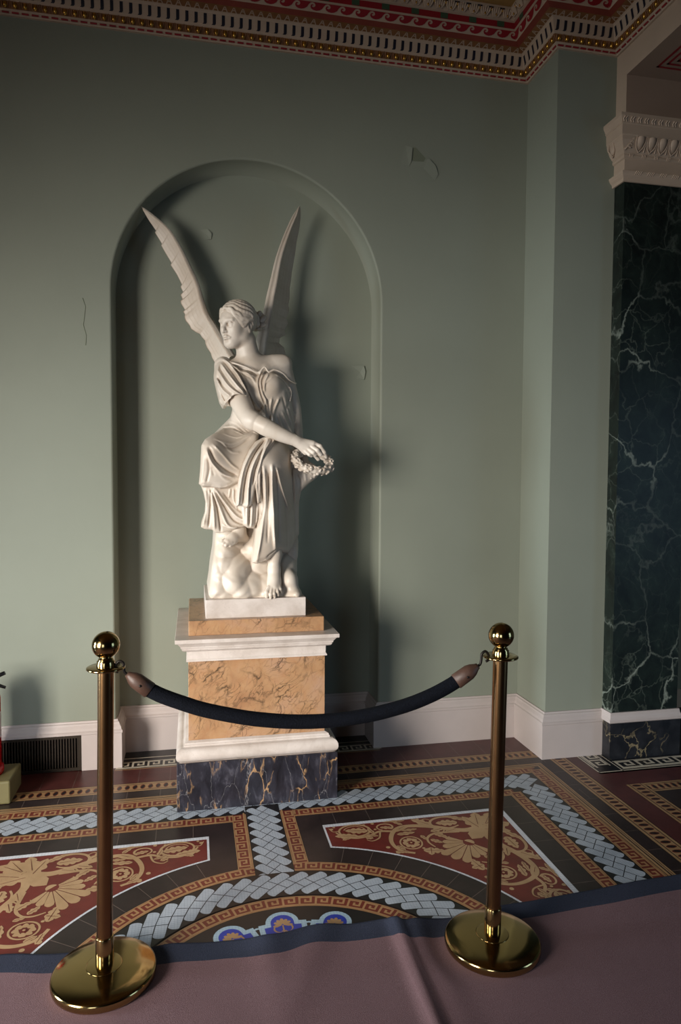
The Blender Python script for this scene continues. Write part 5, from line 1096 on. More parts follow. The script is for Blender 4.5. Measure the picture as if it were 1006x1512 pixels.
LY = {'torso': {'R': 0.06, 'ry': 1.0, 'back': -0.06, 'k': 0.02, 'ctrl': [(-1.6455, 2.0211, -0.25), (-1.582, 1.9709, -0.275), (-1.5174, 1.9717, -0.285), (-1.462, 1.9729, -0.29), (-1.3791, 1.9491, -0.24), (-1.5814, 1.8741, -0.265), (-1.5, 1.8753, -0.275), (-1.414, 1.8637, -0.25), (-1.3564, 1.7857, -0.2), (-1.5969, 1.7765, -0.25), (-1.5154, 1.7774, -0.262), (-1.4475, 1.7631, -0.25), (-1.5336, 1.677, -0.28), (-1.359, 1.6895, -0.22), (-1.6474, 1.7085, -0.27)], 'poly': [(-1.6969, 2.0598), (-1.6453, 2.0474), (-1.5815, 2.0205), (-1.5303, 2.0009), (-1.4976, 2.0214), (-1.4479, 2.0138), (-1.4058, 2.0014), (-1.3725, 1.9758), (-1.3458, 1.9358), (-1.3484, 1.8859), (-1.3314, 1.8207), (-1.3169, 1.7464), (-1.3302, 1.6769), (-1.4312, 1.6599), (-1.5338, 1.6637), (-1.625, 1.6889), (-1.6699, 1.728), (-1.6559, 1.7883), (-1.6427, 1.8411), (-1.6493, 1.9222), (-1.6845, 1.9712), (-1.7068, 2.0202)], 'folds': []}, 'torso_folds': {'R': 1, 'ctrl': [(-1.6466, 2.0181, -0.27), (-1.5188, 1.9696, -0.3), (-1.3831, 1.9452, -0.27), (-1.5826, 1.8398, -0.28), (-1.4675, 1.8428, -0.28), (-1.3449, 1.7828, -0.24), (-1.5354, 1.676, -0.3), (-1.6486, 1.7073, -0.29)], 'poly': [(-2.675, 3.6235)], 'folds': [([(-1.5153, 2.0058), (-1.5318, 1.9629), (-1.5246, 1.9054), (-1.5009, 1.8416), (-1.4875, 1.7698)], 0.0063, 0.0093), ([(-1.5072, 2.0061), (-1.5253, 1.963), (-1.5181, 1.9056), (-1.4943, 1.8483)], 0.0037, -0.0035), ([(-1.4989, 2.0097), (-1.5188, 1.9632), (-1.5116, 1.9122), (-1.4878, 1.8615), (-1.474, 1.8033)], 0.005, 0.0085), ([(-1.4891, 2.0036), (-1.509, 1.9635), (-1.5051, 1.9124), (-1.4846, 1.8746)], 0.0037, -0.003), ([(-1.4791, 1.9975), (-1.4991, 1.9575), (-1.4985, 1.9127)], 0.0044, 0.0068), ([(-1.6306, 2.0247), (-1.5926, 1.9626), (-1.5602, 1.8887), (-1.5305, 1.8212)], 0.0075, 0.0068), ([(-1.6117, 1.9691), (-1.5796, 1.9046), (-1.5469, 1.8307)], 0.005, -0.0035), ([(-1.56, 1.8726), (-1.5207, 1.8312), (-1.4908, 1.7994)], 0.0056, 0.0085), ([(-1.5502, 1.8469), (-1.5502, 1.8175), (-1.524, 1.8115), (-1.4976, 1.8417), (-1.4946, 1.8742)], 0.005, 0.0085), ([(-1.5404, 1.8308), (-1.5207, 1.8247), (-1.5043, 1.848)], 0.0037, -0.003), ([(-1.5924, 2.0083), (-1.5511, 1.9692), (-1.5314, 1.9213)], 0.0063, 0.0051), ([(-1.653, 2.0343), (-1.5988, 2.005), (-1.5414, 1.9855)], 0.0056, 0.0051), ([(-1.6466, 2.0213), (-1.5989, 1.9919), (-1.5543, 1.9691)], 0.0044, -0.0025), ([(-1.4237, 1.8841), (-1.4469, 1.8274), (-1.457, 1.7644)], 0.0063, 0.0076), ([(-1.4373, 1.8768), (-1.4605, 1.8235), (-1.4707, 1.7639)], 0.0044, -0.003), ([(-1.4066, 1.8949), (-1.3844, 1.8306), (-1.3557, 1.7554)], 0.0063, -0.004), ([(-1.4612, 1.8821), (-1.4674, 1.8298), (-1.4501, 1.7713)], 0.0056, 0.0076), ([(-1.4813, 1.8747), (-1.4774, 1.8228), (-1.4706, 1.7705)], 0.0044, -0.003), ([(-1.3862, 1.9254), (-1.3714, 1.8806), (-1.381, 1.8374)], 0.0075, -0.004), ([(-1.6119, 1.8131), (-1.5604, 1.7646), (-1.4947, 1.7299)], 0.0063, 0.0068), ([(-1.6251, 1.7865), (-1.5804, 1.7345), (-1.5185, 1.7027)], 0.0056, 0.0068), ([(-1.6185, 1.7998), (-1.5672, 1.7479), (-1.5083, 1.7163)], 0.0037, -0.0025), ([(-1.4053, 1.8197), (-1.3698, 1.7548), (-1.3386, 1.7088)], 0.0063, 0.0059), ([(-1.4261, 1.8054), (-1.3982, 1.7402), (-1.3706, 1.6942)], 0.0056, 0.0051), ([(-1.459, 1.9824), (-1.4957, 1.9512), (-1.5083, 1.9059)], 0.0037, 0.0026), ([(-1.4421, 1.9998), (-1.4009, 1.9765), (-1.3621, 1.9401)], 0.005, 0.0034), ([(-1.4285, 1.9876), (-1.3868, 1.958), (-1.365, 1.9137)], 0.0044, -0.002), ([(-1.3658, 1.9529), (-1.351, 1.9146), (-1.3642, 1.8745)], 0.005, 0.0059), ([(-1.3707, 1.8478), (-1.3485, 1.7893), (-1.3311, 1.7361)], 0.005, -0.003)]}, 'sleeve': {'R': 0.035, 'ry': 1.2, 'back': -0.1, 'k': 0.012, 'ctrl': [(-1.692, 2.0631, -0.2), (-1.6469, 2.0076, -0.275), (-1.6179, 1.9469, -0.325), (-1.5835, 1.8891, -0.335), (-1.6512, 1.8796, -0.345), (-1.6963, 1.9643, -0.295), (-1.7205, 1.9689, -0.255), (-1.6966, 1.8677, -0.295)], 'poly': [(-1.6947, 2.0747), (-1.6668, 2.0538), (-1.6368, 2.0188), (-1.6075, 1.9648), (-1.5832, 1.9054), (-1.5739, 1.8861), (-1.5968, 1.8752), (-1.6354, 1.864), (-1.6663, 1.8587), (-1.6814, 1.8408), (-1.6936, 1.8417), (-1.709, 1.8687), (-1.7213, 1.918), (-1.7328, 1.9707), (-1.7315, 2.0248), (-1.7146, 2.0571)], 'folds': []}, 'sleeve_folds': {'R': 1, 'ctrl': [(-1.692, 2.0631, -0.2), (-1.6469, 2.0076, -0.275), (-1.6179, 1.9469, -0.325), (-1.5835, 1.8891, -0.335), (-1.6512, 1.8796, -0.345), (-1.6963, 1.9643, -0.295), (-1.7205, 1.9689, -0.255), (-1.6966, 1.8677, -0.295)], 'poly': [(-3.0431, 4.5634)], 'folds': [([(-1.6885, 2.0705), (-1.6463, 2.0189), (-1.6111, 1.9576), (-1.5801, 1.8957)], 0.0056, 0.0085), ([(-1.6921, 2.0592), (-1.6537, 2.0), (-1.6213, 1.9433), (-1.5931, 1.8983)], 0.0044, -0.005), ([(-1.7053, 2.0487), (-1.6704, 1.9851), (-1.6345, 1.9325), (-1.5997, 1.8946)], 0.0056, 0.0093), ([(-1.7124, 2.0302), (-1.6808, 1.9634), (-1.6445, 1.9155), (-1.6096, 1.8875)], 0.0044, -0.0045), ([(-1.7193, 2.0121), (-1.6905, 1.9502), (-1.6509, 1.9056), (-1.6031, 1.8846)], 0.0056, 0.0085), ([(-1.7263, 1.9839), (-1.6968, 1.9279), (-1.6573, 1.8895)], 0.005, -0.004), ([(-1.7297, 1.9703), (-1.703, 1.9125), (-1.6665, 1.8774)], 0.0056, 0.0076), ([(-1.7241, 1.9416), (-1.706, 1.8938), (-1.6875, 1.8605)], 0.005, -0.0035), ([(-1.7149, 2.0495), (-1.7263, 1.9839), (-1.7152, 1.9075), (-1.6936, 1.8482)], 0.0063, 0.0059), ([(-1.6906, 1.8447), (-1.6724, 1.8654), (-1.6355, 1.8766), (-1.5999, 1.8816), (-1.5739, 1.8861)], 0.0044, 0.0059), ([(-1.6918, 2.0669), (-1.6609, 2.0458), (-1.624, 2.0187)], 0.0044, 0.0043)]}, 'hips': {'R': 0.03, 'ry': 1.2, 'back': -0.08, 'k': 0.012, 'ctrl': [(-1.6433, 1.7794, -0.2), (-1.6779, 1.7433, -0.23), (-1.7295, 1.6891, -0.3), (-1.6492, 1.6904, -0.3), (-1.5843, 1.7078, -0.3), (-1.5552, 1.6575, -0.34), (-1.6368, 1.6394, -0.36)], 'poly': [(-1.6658, 1.7867), (-1.6382, 1.8088), (-1.5938, 1.7866), (-1.5284, 1.7091), (-1.526, 1.658), (-1.5733, 1.6337), (-1.6373, 1.6327), (-1.7153, 1.6517), (-1.7556, 1.6714), (-1.7348, 1.7135), (-1.7005, 1.7501)], 'folds': [([(-1.6943, 1.743), (-1.6456, 1.7434), (-1.5944, 1.7008), (-1.5638, 1.6742)], 0.006, 0.008), ([(-1.7085, 1.7212), (-1.6475, 1.7149), (-1.6022, 1.6803)], 0.0055, 0.006), ([(-1.6665, 1.7722), (-1.6226, 1.7504), (-1.5751, 1.7011)], 0.005, 0.006), ([(-1.6428, 1.7867), (-1.6039, 1.7431), (-1.5614, 1.7083)], 0.004, 0.006), ([(-1.7288, 1.7031), (-1.6652, 1.6903), (-1.6166, 1.6564)], 0.006, -0.004)]}, 'under': {'R': 0.022, 'ry': 1.0, 'th': 0.1, 'k': 0.006, 'ctrl': [(-1.7898, 1.4476, -0.415), (-1.7935, 1.2643, -0.4), (-1.7407, 1.4164, -0.42), (-1.7409, 1.2451, -0.405), (-1.6716, 1.3843, -0.405), (-1.6783, 1.2444, -0.405), (-1.6094, 1.3686, -0.415), (-1.5937, 1.273, -0.415), (-1.5582, 1.4798, -0.41)], 'poly': [(-1.8081, 1.4663), (-1.793, 1.4225), (-1.7839, 1.3785), (-1.7871, 1.331), (-1.8027, 1.2834), (-1.8059, 1.2612), (-1.7873, 1.2516), (-1.7533, 1.2484), (-1.7409, 1.2356), (-1.7034, 1.2288), (-1.6564, 1.2443), (-1.6282, 1.2539), (-1.6031, 1.2634), (-1.5654, 1.2697), (-1.5402, 1.2952), (-1.5458, 1.448), (-1.5581, 1.5433), (-1.6715, 1.5424), (-1.7956, 1.5102)], 'folds': [([(-1.7868, 1.4351), (-1.7839, 1.369), (-1.7966, 1.2707)], 0.007, 0.01), ([(-1.7621, 1.4414), (-1.7623, 1.369), (-1.7718, 1.2643)], 0.0045, -0.01), ([(-1.7653, 1.4352), (-1.7499, 1.3595), (-1.7439, 1.2515)], 0.006, 0.01), ([(-1.756, 1.4352), (-1.7313, 1.353), (-1.7159, 1.2449)], 0.0045, -0.012), ([(-1.7591, 1.4414), (-1.7219, 1.3593), (-1.6845, 1.2732), (-1.6344, 1.2571)], 0.006, 0.012), ([(-1.7406, 1.4352), (-1.7031, 1.3686), (-1.6563, 1.2954), (-1.6031, 1.2698)], 0.0045, -0.01), ([(-1.7467, 1.4446), (-1.6968, 1.3781), (-1.6407, 1.3113), (-1.5781, 1.2826)], 0.0065, 0.013), ([(-1.7032, 1.4225), (-1.6468, 1.3526), (-1.5718, 1.3017)], 0.005, -0.008), ([(-1.6561, 1.4414), (-1.656, 1.3906), (-1.6406, 1.3462)], 0.004, 0.007), ([(-1.6718, 1.4414), (-1.6779, 1.4002)], 0.004, 0.006), ([(-1.6372, 1.4541), (-1.6342, 1.3844), (-1.6032, 1.3273)], 0.005, 0.008), ([(-1.7033, 1.2734), (-1.672, 1.2572), (-1.6344, 1.2603)], 0.004, 0.008), ([(-1.7962, 1.3785), (-1.7871, 1.3469)], 0.006, -0.006)]}, 'legskirt': {'R': 0.035, 'ry': 1.25, 'back': -0.18, 'k': 0.008, 'ctrl': [(-1.4757, 1.562, -0.47), (-1.5031, 1.5117, -0.462), (-1.4341, 1.5439, -0.44), (-1.4421, 1.6405, -0.4), (-1.4839, 1.6387, -0.43), (-1.3849, 1.6104, -0.36), (-1.4874, 1.3858, -0.462), (-1.4939, 1.1962, -0.464), (-1.5505, 1.1146, -0.462), (-1.5326, 1.3218, -0.44), (-1.4231, 1.3837, -0.405), (-1.3824, 1.2828, -0.345), (-1.3559, 1.1792, -0.3), (-1.4422, 1.1538, -0.43), (-1.368, 1.4471, -0.335), (-1.4754, 1.3229, -0.468)], 'poly': [(-1.5579, 1.5176), (-1.552, 1.5735), (-1.5249, 1.6244), (-1.4893, 1.6643), (-1.4319, 1.687), (-1.385, 1.67), (-1.3651, 1.6179), (-1.3721, 1.5454), (-1.3607, 1.4635), (-1.3434, 1.3634), (-1.3356, 1.2274), (-1.3483, 1.1584), (-1.3829, 1.1248), (-1.4305, 1.1358), (-1.4382, 1.1435), (-1.4727, 1.1206), (-1.5019, 1.0994), (-1.5502, 1.0888), (-1.5728, 1.0964), (-1.5669, 1.1506), (-1.553, 1.2596), (-1.5471, 1.4017)], 'folds': [([(-1.4822, 1.5494), (-1.4795, 1.4487), (-1.4753, 1.3229), (-1.4636, 1.1592)], 0.009, 0.016), ([(-1.4585, 1.5372), (-1.43, 1.4481), (-1.3882, 1.3429)], 0.005, 0.013), ([(-1.5202, 1.5428), (-1.5125, 1.4331), (-1.5241, 1.2906), (-1.5537, 1.1083)], 0.008, 0.012), ([(-1.4967, 1.5118), (-1.497, 1.3859), (-1.5037, 1.1967)], 0.006, -0.007), ([(-1.5329, 1.5427), (-1.5317, 1.4489), (-1.5187, 1.3701), (-1.5298, 1.3061)], 0.0045, -0.012), ([(-1.5425, 1.5737), (-1.5446, 1.4646), (-1.5312, 1.3795)], 0.005, 0.01), ([(-1.4607, 1.512), (-1.4493, 1.3848), (-1.4449, 1.1921)], 0.006, -0.008), ([(-1.4155, 1.3834), (-1.3978, 1.2512), (-1.3949, 1.1463)], 0.006, -0.005), ([(-1.5664, 1.0961), (-1.5183, 1.1035), (-1.473, 1.1273), (-1.442, 1.144)], 0.0045, 0.007), ([(-1.5028, 1.1259), (-1.4737, 1.1471), (-1.4457, 1.1638)], 0.004, -0.006)]}, 'overskirt': {'R': 0.03, 'ry': 1.3, 'th': 0.16, 'k': 0.006, 'ctrl': [(-1.7626, 1.6333, -0.468), (-1.735, 1.6401, -0.462), (-1.7262, 1.6842, -0.39), (-1.6813, 1.719, -0.3), (-1.6092, 1.6991, -0.33), (-1.5472, 1.6888, -0.36), (-1.655, 1.6375, -0.4), (-1.6885, 1.5886, -0.445), (-1.6348, 1.5426, -0.425), (-1.7871, 1.5409, -0.462), (-1.7964, 1.4668, -0.455), (-1.7199, 1.495, -0.452), (-1.6732, 1.4607, -0.44), (-1.592, 1.6321, -0.4)], 'poly': [(-1.7541, 1.6965), (-1.7859, 1.6719), (-1.8016, 1.6458), (-1.8051, 1.5867), (-1.8083, 1.5254), (-1.8146, 1.4637), (-1.7965, 1.4513), (-1.7599, 1.4514), (-1.72, 1.4421), (-1.6827, 1.4451), (-1.6544, 1.4608), (-1.623, 1.4734), (-1.6035, 1.5239), (-1.5841, 1.5746), (-1.5638, 1.6259), (-1.5358, 1.6722), (-1.5269, 1.7026), (-1.5508, 1.7197), (-1.6017, 1.713), (-1.6479, 1.734), (-1.6971, 1.732)], 'folds': [([(-1.7808, 1.6207), (-1.7599, 1.5656), (-1.7106, 1.5137), (-1.6573, 1.4952)], 0.006, 0.013), ([(-1.7687, 1.6301), (-1.7416, 1.572), (-1.6919, 1.5294), (-1.6415, 1.5047)], 0.006, -0.013), ([(-1.7501, 1.6462), (-1.7043, 1.5975), (-1.6665, 1.5547), (-1.6349, 1.5331)], 0.006, 0.007), ([(-1.7277, 1.6602), (-1.6875, 1.6329), (-1.639, 1.638), (-1.5795, 1.6786)], 0.006, -0.008), ([(-1.7396, 1.6732), (-1.6767, 1.6532), (-1.6308, 1.6647), (-1.5647, 1.7059)], 0.006, 0.008), ([(-1.7027, 1.6517), (-1.6656, 1.6145), (-1.6275, 1.6122)], 0.006, 0.005), ([(-1.6989, 1.7037), (-1.6356, 1.6851), (-1.5835, 1.7059)], 0.005, 0.006), ([(-1.796, 1.6021), (-1.7962, 1.5408), (-1.8055, 1.4729)], 0.006, 0.005), ([(-1.775, 1.5838), (-1.7689, 1.5287), (-1.7812, 1.473)], 0.006, -0.005), ([(-1.8025, 1.4575), (-1.7599, 1.4545), (-1.7045, 1.4483), (-1.6512, 1.4702)], 0.0045, 0.006), ([(-1.7415, 1.5413), (-1.7044, 1.4919), (-1.6669, 1.4733)], 0.007, 0.004), ([(-1.7598, 1.5411), (-1.7476, 1.5041)], 0.006, -0.003)]}, 'fall_low': {'R': 0.014, 'ry': 1.0, 'th': 0.06, 'k': 0.004, 'ctrl': [(-1.6057, 1.4172, -0.452), (-1.5556, 1.4801, -0.452), (-1.5868, 1.2752, -0.448), (-1.5484, 1.2902, -0.44), (-1.542, 1.3852, -0.44)], 'poly': [(-1.6246, 1.4329), (-1.5748, 1.5113), (-1.5305, 1.5273), (-1.5356, 1.3852), (-1.5452, 1.2901), (-1.5613, 1.2556), (-1.5932, 1.2595), (-1.6122, 1.2757), (-1.6214, 1.3544)], 'folds': [([(-1.5684, 1.4957), (-1.5707, 1.3854), (-1.5773, 1.2655)], 0.005, 0.01), ([(-1.5493, 1.4958), (-1.5516, 1.3853), (-1.5581, 1.2745)], 0.0045, -0.008), ([(-1.593, 1.4171), (-1.5962, 1.3384), (-1.5964, 1.2722)], 0.005, 0.006), ([(-1.584, 1.48), (-1.5834, 1.3697), (-1.5868, 1.272)], 0.0035, -0.008)]}, 'fall': {'R': 0.014, 'ry': 1.2, 'th': 0.07, 'k': 0.004, 'ctrl': [(-1.5062, 1.6714, -0.4), (-1.4733, 1.6709, -0.42), (-1.5653, 1.6052, -0.458), (-1.5251, 1.5993, -0.462), (-1.6074, 1.5111, -0.478), (-1.5641, 1.4958, -0.478), (-1.6357, 1.3713, -0.482), (-1.5832, 1.3712, -0.482)], 'poly': [(-1.518, 1.6845), (-1.4866, 1.6943), (-1.4575, 1.6774), (-1.4908, 1.6383), (-1.5225, 1.5898), (-1.5424, 1.5301), (-1.5549, 1.474), (-1.5644, 1.4179), (-1.5771, 1.365), (-1.6019, 1.3557), (-1.6234, 1.3682), (-1.6481, 1.3621), (-1.6446, 1.4178), (-1.632, 1.4954), (-1.6129, 1.5608), (-1.5827, 1.6243), (-1.5514, 1.664)], 'folds': [([(-1.5252, 1.6712), (-1.5773, 1.6115), (-1.6133, 1.5359), (-1.6322, 1.4427), (-1.6388, 1.3682)], 0.0055, 0.013), ([(-1.506, 1.6747), (-1.5591, 1.6053), (-1.595, 1.5267), (-1.6106, 1.4427), (-1.6172, 1.3682)], 0.0045, -0.014), ([(-1.4909, 1.6745), (-1.5399, 1.6119), (-1.5764, 1.5361), (-1.5921, 1.449), (-1.5956, 1.3619)], 0.005, 0.014), ([(-1.4762, 1.671), (-1.521, 1.6122), (-1.5579, 1.5363), (-1.5704, 1.4646)], 0.004, -0.012), ([(-1.4672, 1.6709), (-1.5085, 1.6123), (-1.5424, 1.5426), (-1.5548, 1.4802)], 0.0045, 0.009)]}, 'lapfold': {'R': 0.012, 'ry': 1.2, 'th': 0.06, 'k': 0.005, 'ctrl': [(-1.4828, 1.6708, -0.42), (-1.5021, 1.6218, -0.452), (-1.5288, 1.5428, -0.468), (-1.538, 1.4645, -0.465), (-1.5346, 1.386, -0.462)], 'poly': [(-1.5006, 1.6759), (-1.468, 1.6879), (-1.439, 1.6802), (-1.4691, 1.646), (-1.4985, 1.6), (-1.5186, 1.5493), (-1.528, 1.4959), (-1.5171, 1.4486), (-1.5276, 1.3857), (-1.5485, 1.374), (-1.5586, 1.4491), (-1.5526, 1.5269), (-1.5333, 1.5986)], 'folds': [([(-1.4828, 1.6708), (-1.5195, 1.6054), (-1.5389, 1.5271), (-1.538, 1.4018)], 0.0045, 0.011), ([(-1.4611, 1.6722), (-1.495, 1.6127), (-1.5186, 1.5493)], 0.004, 0.008), ([(-1.5017, 1.6377), (-1.5295, 1.5739), (-1.542, 1.5115)], 0.003, -0.008)]}, 'side': {'R': 0.03, 'ry': 1.0, 'back': -0.06, 'k': 0.01, 'ctrl': [(-1.3633, 1.6291, -0.3), (-1.3549, 1.4464, -0.29), (-1.3544, 1.1783, -0.29), (-1.3871, 1.381, -0.33)], 'poly': [(-1.3914, 1.6601), (-1.3471, 1.6467), (-1.3263, 1.5471), (-1.3261, 1.4459), (-1.33, 1.3447), (-1.3297, 1.1751), (-1.3625, 1.129), (-1.4106, 1.1855), (-1.3911, 1.3812), (-1.3793, 1.5129)], 'folds': [([(-1.3712, 1.513), (-1.3629, 1.3799), (-1.3544, 1.1783)], 0.006, 0.006), ([(-1.3469, 1.5466), (-1.3425, 1.4126), (-1.3464, 1.2784)], 0.005, -0.006)]}, 'rock': {'R': 0.05, 'ry': 1.0, 'back': -0.012, 'k': 0.01, 'stones': [(-1.7748, 1.4967, 0.0127, 0.195, 0.106), (-1.714, 1.468, 0.0074, 0.195, 0.066), (-1.7562, 1.3936, 0.0075, -0.112, 0.019), (-1.7384, 1.3297, 0.0035, -0.097, 0.183), (-1.7661, 1.2518, 0.0128, -0.159, 0.052), (-1.7696, 1.191, 0.0139, -0.128, -0.125), (-1.752, 1.0707, 0.0046, 0.203, 0.017), (-1.7324, 1.0384, 0.0151, 0.084, 0.205), (-1.7585, 0.9633, 0.0058, -0.147, -0.156), (-1.7321, 1.5219, 0.0096, -0.219, 0.078), (-1.6729, 1.4521, 0.0131, -0.008, -0.081), (-1.7041, 1.3598, 0.0009, 0.209, -0.21), (-1.6449, 1.2814, 0.0003, 0.127, -0.059), (-1.6977, 1.2597, 0.0007, -0.14, 0.2), (-1.6836, 1.1464, 0.0149, 0.194, -0.068), (-1.7137, 1.0899, 0.0124, -0.172, 0.109), (-1.6422, 0.9983, 0.0006, 0.196, -0.18), (-1.7152, 0.944, 0.0147, -0.07, 0.187), (-1.6175, 1.522, 0.0051, -0.142, -0.186), (-1.6042, 1.4305, 0.0159, -0.149, -0.199), (-1.587, 1.3692, 0.0065, -0.116, 0.041), (-1.557, 1.3031, 0.0067, -0.195, 0.183), (-1.6538, 1.2314, 0.0134, -0.163, 0.102), (-1.5484, 1.1513, 0.0126, -0.173, -0.029), (-1.6461, 1.07, 0.0047, -0.021, 0.22), (-1.5555, 0.9892, 0.0073, -0.005, 0.101), (-1.6233, 0.9598, 0.0065, -0.156, -0.054), (-1.5039, 1.4854, 0.01, -0.0, -0.071), (-1.5256, 1.4546, 0.0125, 0.162, -0.061), (-1.5182, 1.355, 0.0111, 0.072, 0.114), (-1.5064, 1.2883, 0.0045, -0.006, 0.119), (-1.525, 1.2414, 0.0151, 0.066, 0.035), (-1.5313, 1.1559, 0.004, 0.076, -0.016), (-1.5162, 1.0787, 0.0128, -0.067, 0.063), (-1.4798, 0.9958, 0.0056, 0.151, 0.163), (-1.5254, 0.9169, 0.0153, 0.008, 0.013), (-1.4785, 1.4926, 0.015, -0.01, 0.084), (-1.3971, 1.4282, 0.0027, 0.123, 0.036), (-1.4431, 1.3753, 0.01, 0.121, 0.06), (-1.3969, 1.3269, 0.0026, -0.026, 0.066), (-1.4747, 1.2181, 0.0101, -0.202, -0.013), (-1.4321, 1.1831, 0.0021, -0.08, -0.14), (-1.4765, 1.1135, 0.0074, -0.053, 0.049), (-1.4059, 1.0286, 0.0145, -0.22, -0.042), (-1.4705, 0.9484, 0.0018, 0.146, -0.055), (-1.4038, 1.5059, 0.0015, 0.02, -0.071), (-1.3222, 1.415, 0.0131, -0.036, 0.138), (-1.3602, 1.3781, 0.0023, 0.042, 0.028), (-1.2946, 1.2711, 0.0097, -0.066, 0.173), (-1.406, 1.251, 0.0091, 0.051, -0.158), (-1.318, 1.1321, 0.006, -0.03, -0.12), (-1.3849, 1.0568, 0.0061, 0.203, 0.182), (-1.3202, 1.0252, 0.0157, -0.002, -0.037), (-1.3827, 0.912, 0.0079, -0.094, -0.01)], 'ctrl': [(-1.7161, 1.2683, -0.33), (-1.6514, 1.2507, -0.32), (-1.7191, 1.1776, -0.4), (-1.6398, 1.1722, -0.39), (-1.7048, 1.0688, -0.425), (-1.5929, 1.0953, -0.4), (-1.5119, 1.0274, -0.39), (-1.644, 0.9759, -0.452), (-1.7525, 0.9526, -0.445), (-1.5022, 0.9398, -0.452), (-1.3722, 0.9468, -0.44), (-1.3775, 1.053, -0.36), (-1.3497, 1.2447, -0.28), (-1.3443, 1.4456, -0.24), (-1.4762, 1.2192, -0.36)], 'poly': [(-1.7349, 1.2907), (-1.7398, 1.2231), (-1.7446, 1.1475), (-1.7577, 1.0701), (-1.7643, 1.008), (-1.7741, 0.9471), (-1.7621, 0.923), (-1.6454, 0.9192), (-1.488, 0.9164), (-1.3587, 0.9173), (-1.3424, 0.9454), (-1.3461, 0.9979), (-1.3346, 1.0827), (-1.325, 1.1785), (-1.3264, 1.3108), (-1.3197, 1.4456), (-1.3224, 1.5477), (-1.3716, 1.6159), (-1.5269, 1.5799), (-1.6633, 1.4452)], 'folds': []}, 'stump': {'R': 0.03, 'ry': 1.0, 'back': -0.1, 'k': 0.01, 'ctrl': [(-1.3363, 1.5132, -0.3), (-1.2688, 1.5136, -0.3), (-1.3397, 1.312, -0.28), (-1.3711, 1.4467, -0.31)], 'poly': [(-1.3774, 1.546), (-1.32, 1.5797), (-1.2622, 1.547), (-1.2242, 1.5172), (-1.2343, 1.497), (-1.2751, 1.4667), (-1.3159, 1.4266), (-1.3247, 1.3729), (-1.3197, 1.2091), (-1.357, 1.1755), (-1.3844, 1.3125)], 'folds': [([(-1.3637, 1.5296), (-1.3506, 1.4467), (-1.3535, 1.3121)], 0.006, 0.008), ([(-1.3363, 1.5132), (-1.3196, 1.4633), (-1.3353, 1.3797)], 0.006, -0.006), ([(-1.3026, 1.52), (-1.2957, 1.4801)], 0.006, 0.006)]}}
TF = [([(-1.6696, -0.26, 1.7218), (-1.6265, -0.3, 1.707), (-1.5846, -0.345, 1.6794)], 0.008)]
RB = [((-1.3631, -0.4, 0.94), (0.03, 0.06, 0.025)), ((-1.3874, -0.385, 0.9974), (0.04, 0.05, 0.05)), ((-1.6854, -0.355, 1.2213), (0.05, 0.05, 0.035))]
RS = [((-1.6714, -0.445, 1.096), (0.018, 0.015, 0.015)), ((-1.5991, -0.44, 1.0748), (0.015, 0.02, 0.02)), ((-1.5998, -0.41, 1.1992), (0.014, 0.03, 0.01)), ((-1.5572, -0.465, 0.9882), (0.015, 0.02, 0.03))]
D = Vol((-1.83, -0.57, 0.96), (-1.27, -0.01, 2.12), 0.0026)
D.ell(CH[2], (0.135, 0.09, 0.125), 0)
D.ell(CH[3], (0.118, 0.088, 0.115), 0.04)
D.ell(CH[4], (0.155, 0.115, 0.095), 0.05)
for n in ('torso', 'sleeve', 'hips', 'under', 'legskirt', 'overskirt', 'fall_low', 'fall', 'lapfold', 'side'):
    D.relief(LY[n], LY[n].get('k', 0.006))
D.limb([(-1.6985, -0.2, 2.0694), (-1.6457, -0.255, 2.0496), (-1.5827, -0.285, 2.0247), (-1.5314, -0.295, 2.0023), (-1.4992, -0.3, 2.0287), (-1.4795, -0.3, 2.0067), (-1.4497, -0.298, 2.0178), (-1.4085, -0.285, 2.0049), (-1.3737, -0.25, 1.9812), (-1.3327, -0.2, 1.9691)], [0.005] * 10, 0.012)
SL = [(-1.6907, -0.17, 2.0479), (-1.6724, -0.2, 1.9945), (-1.6525, -0.255, 1.9288), (-1.6413, -0.285, 1.893)]
D.chain(SL, [0.045, 0.06, 0.062, 0.06], 0.02)
CUT = [(-1.6271, -0.315, 1.8546), (-1.6054, -0.37, 1.7988)]
D.ell([(-1.6984, -0.26, 1.8681)][0], (0.016, 0.02, 0.02), 0.012)
D.ell([(-1.4637, -0.245, 1.9524)][0], (0.052, 0.052, 0.056), 0.02)
D.ell([(-1.5823, -0.235, 1.9664)][0], (0.05, 0.048, 0.052), 0.02)
for pts, r in TF:
    D.chain(pts, r, 0.006)
D.emboss(LY['torso_folds']['folds'], -0.5, -0.12)
D.emboss(LY['sleeve_folds']['folds'], -0.5, -0.14)
D.cone(CUT[0], CUT[1], 0.048, 0.048, 0.004, 'sub')
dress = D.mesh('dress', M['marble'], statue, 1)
R_ = Vol((-1.82, -0.52, 0.928), (-1.17, 0.0, 1.68), 0.0038)
for n in ('rock', 'stump'):
    R_.relief(LY[n], 0.01)
for c, r in RB:
    R_.ell(c, r, 0.03)
for c, r in RS:
    R_.ell(c, r, 0.012, 'sub')
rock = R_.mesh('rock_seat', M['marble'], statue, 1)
Wv = Vol((-1.5, -0.58, 1.36), (-1.15, -0.16, 1.72), 0.0026)
wc = np.array([(-1.2724, -0.36, 1.5757)][0])
wa = np.array((0.985, 0.05, -0.12))
wa /= np.linalg.norm(wa)
wbv = np.array((0.05, -0.84, -0.54))
wbv -= wa * (wbv @ wa)
wbv /= np.linalg.norm(wbv)
wn = np.cross(wa, wbv)
RW = 0.088
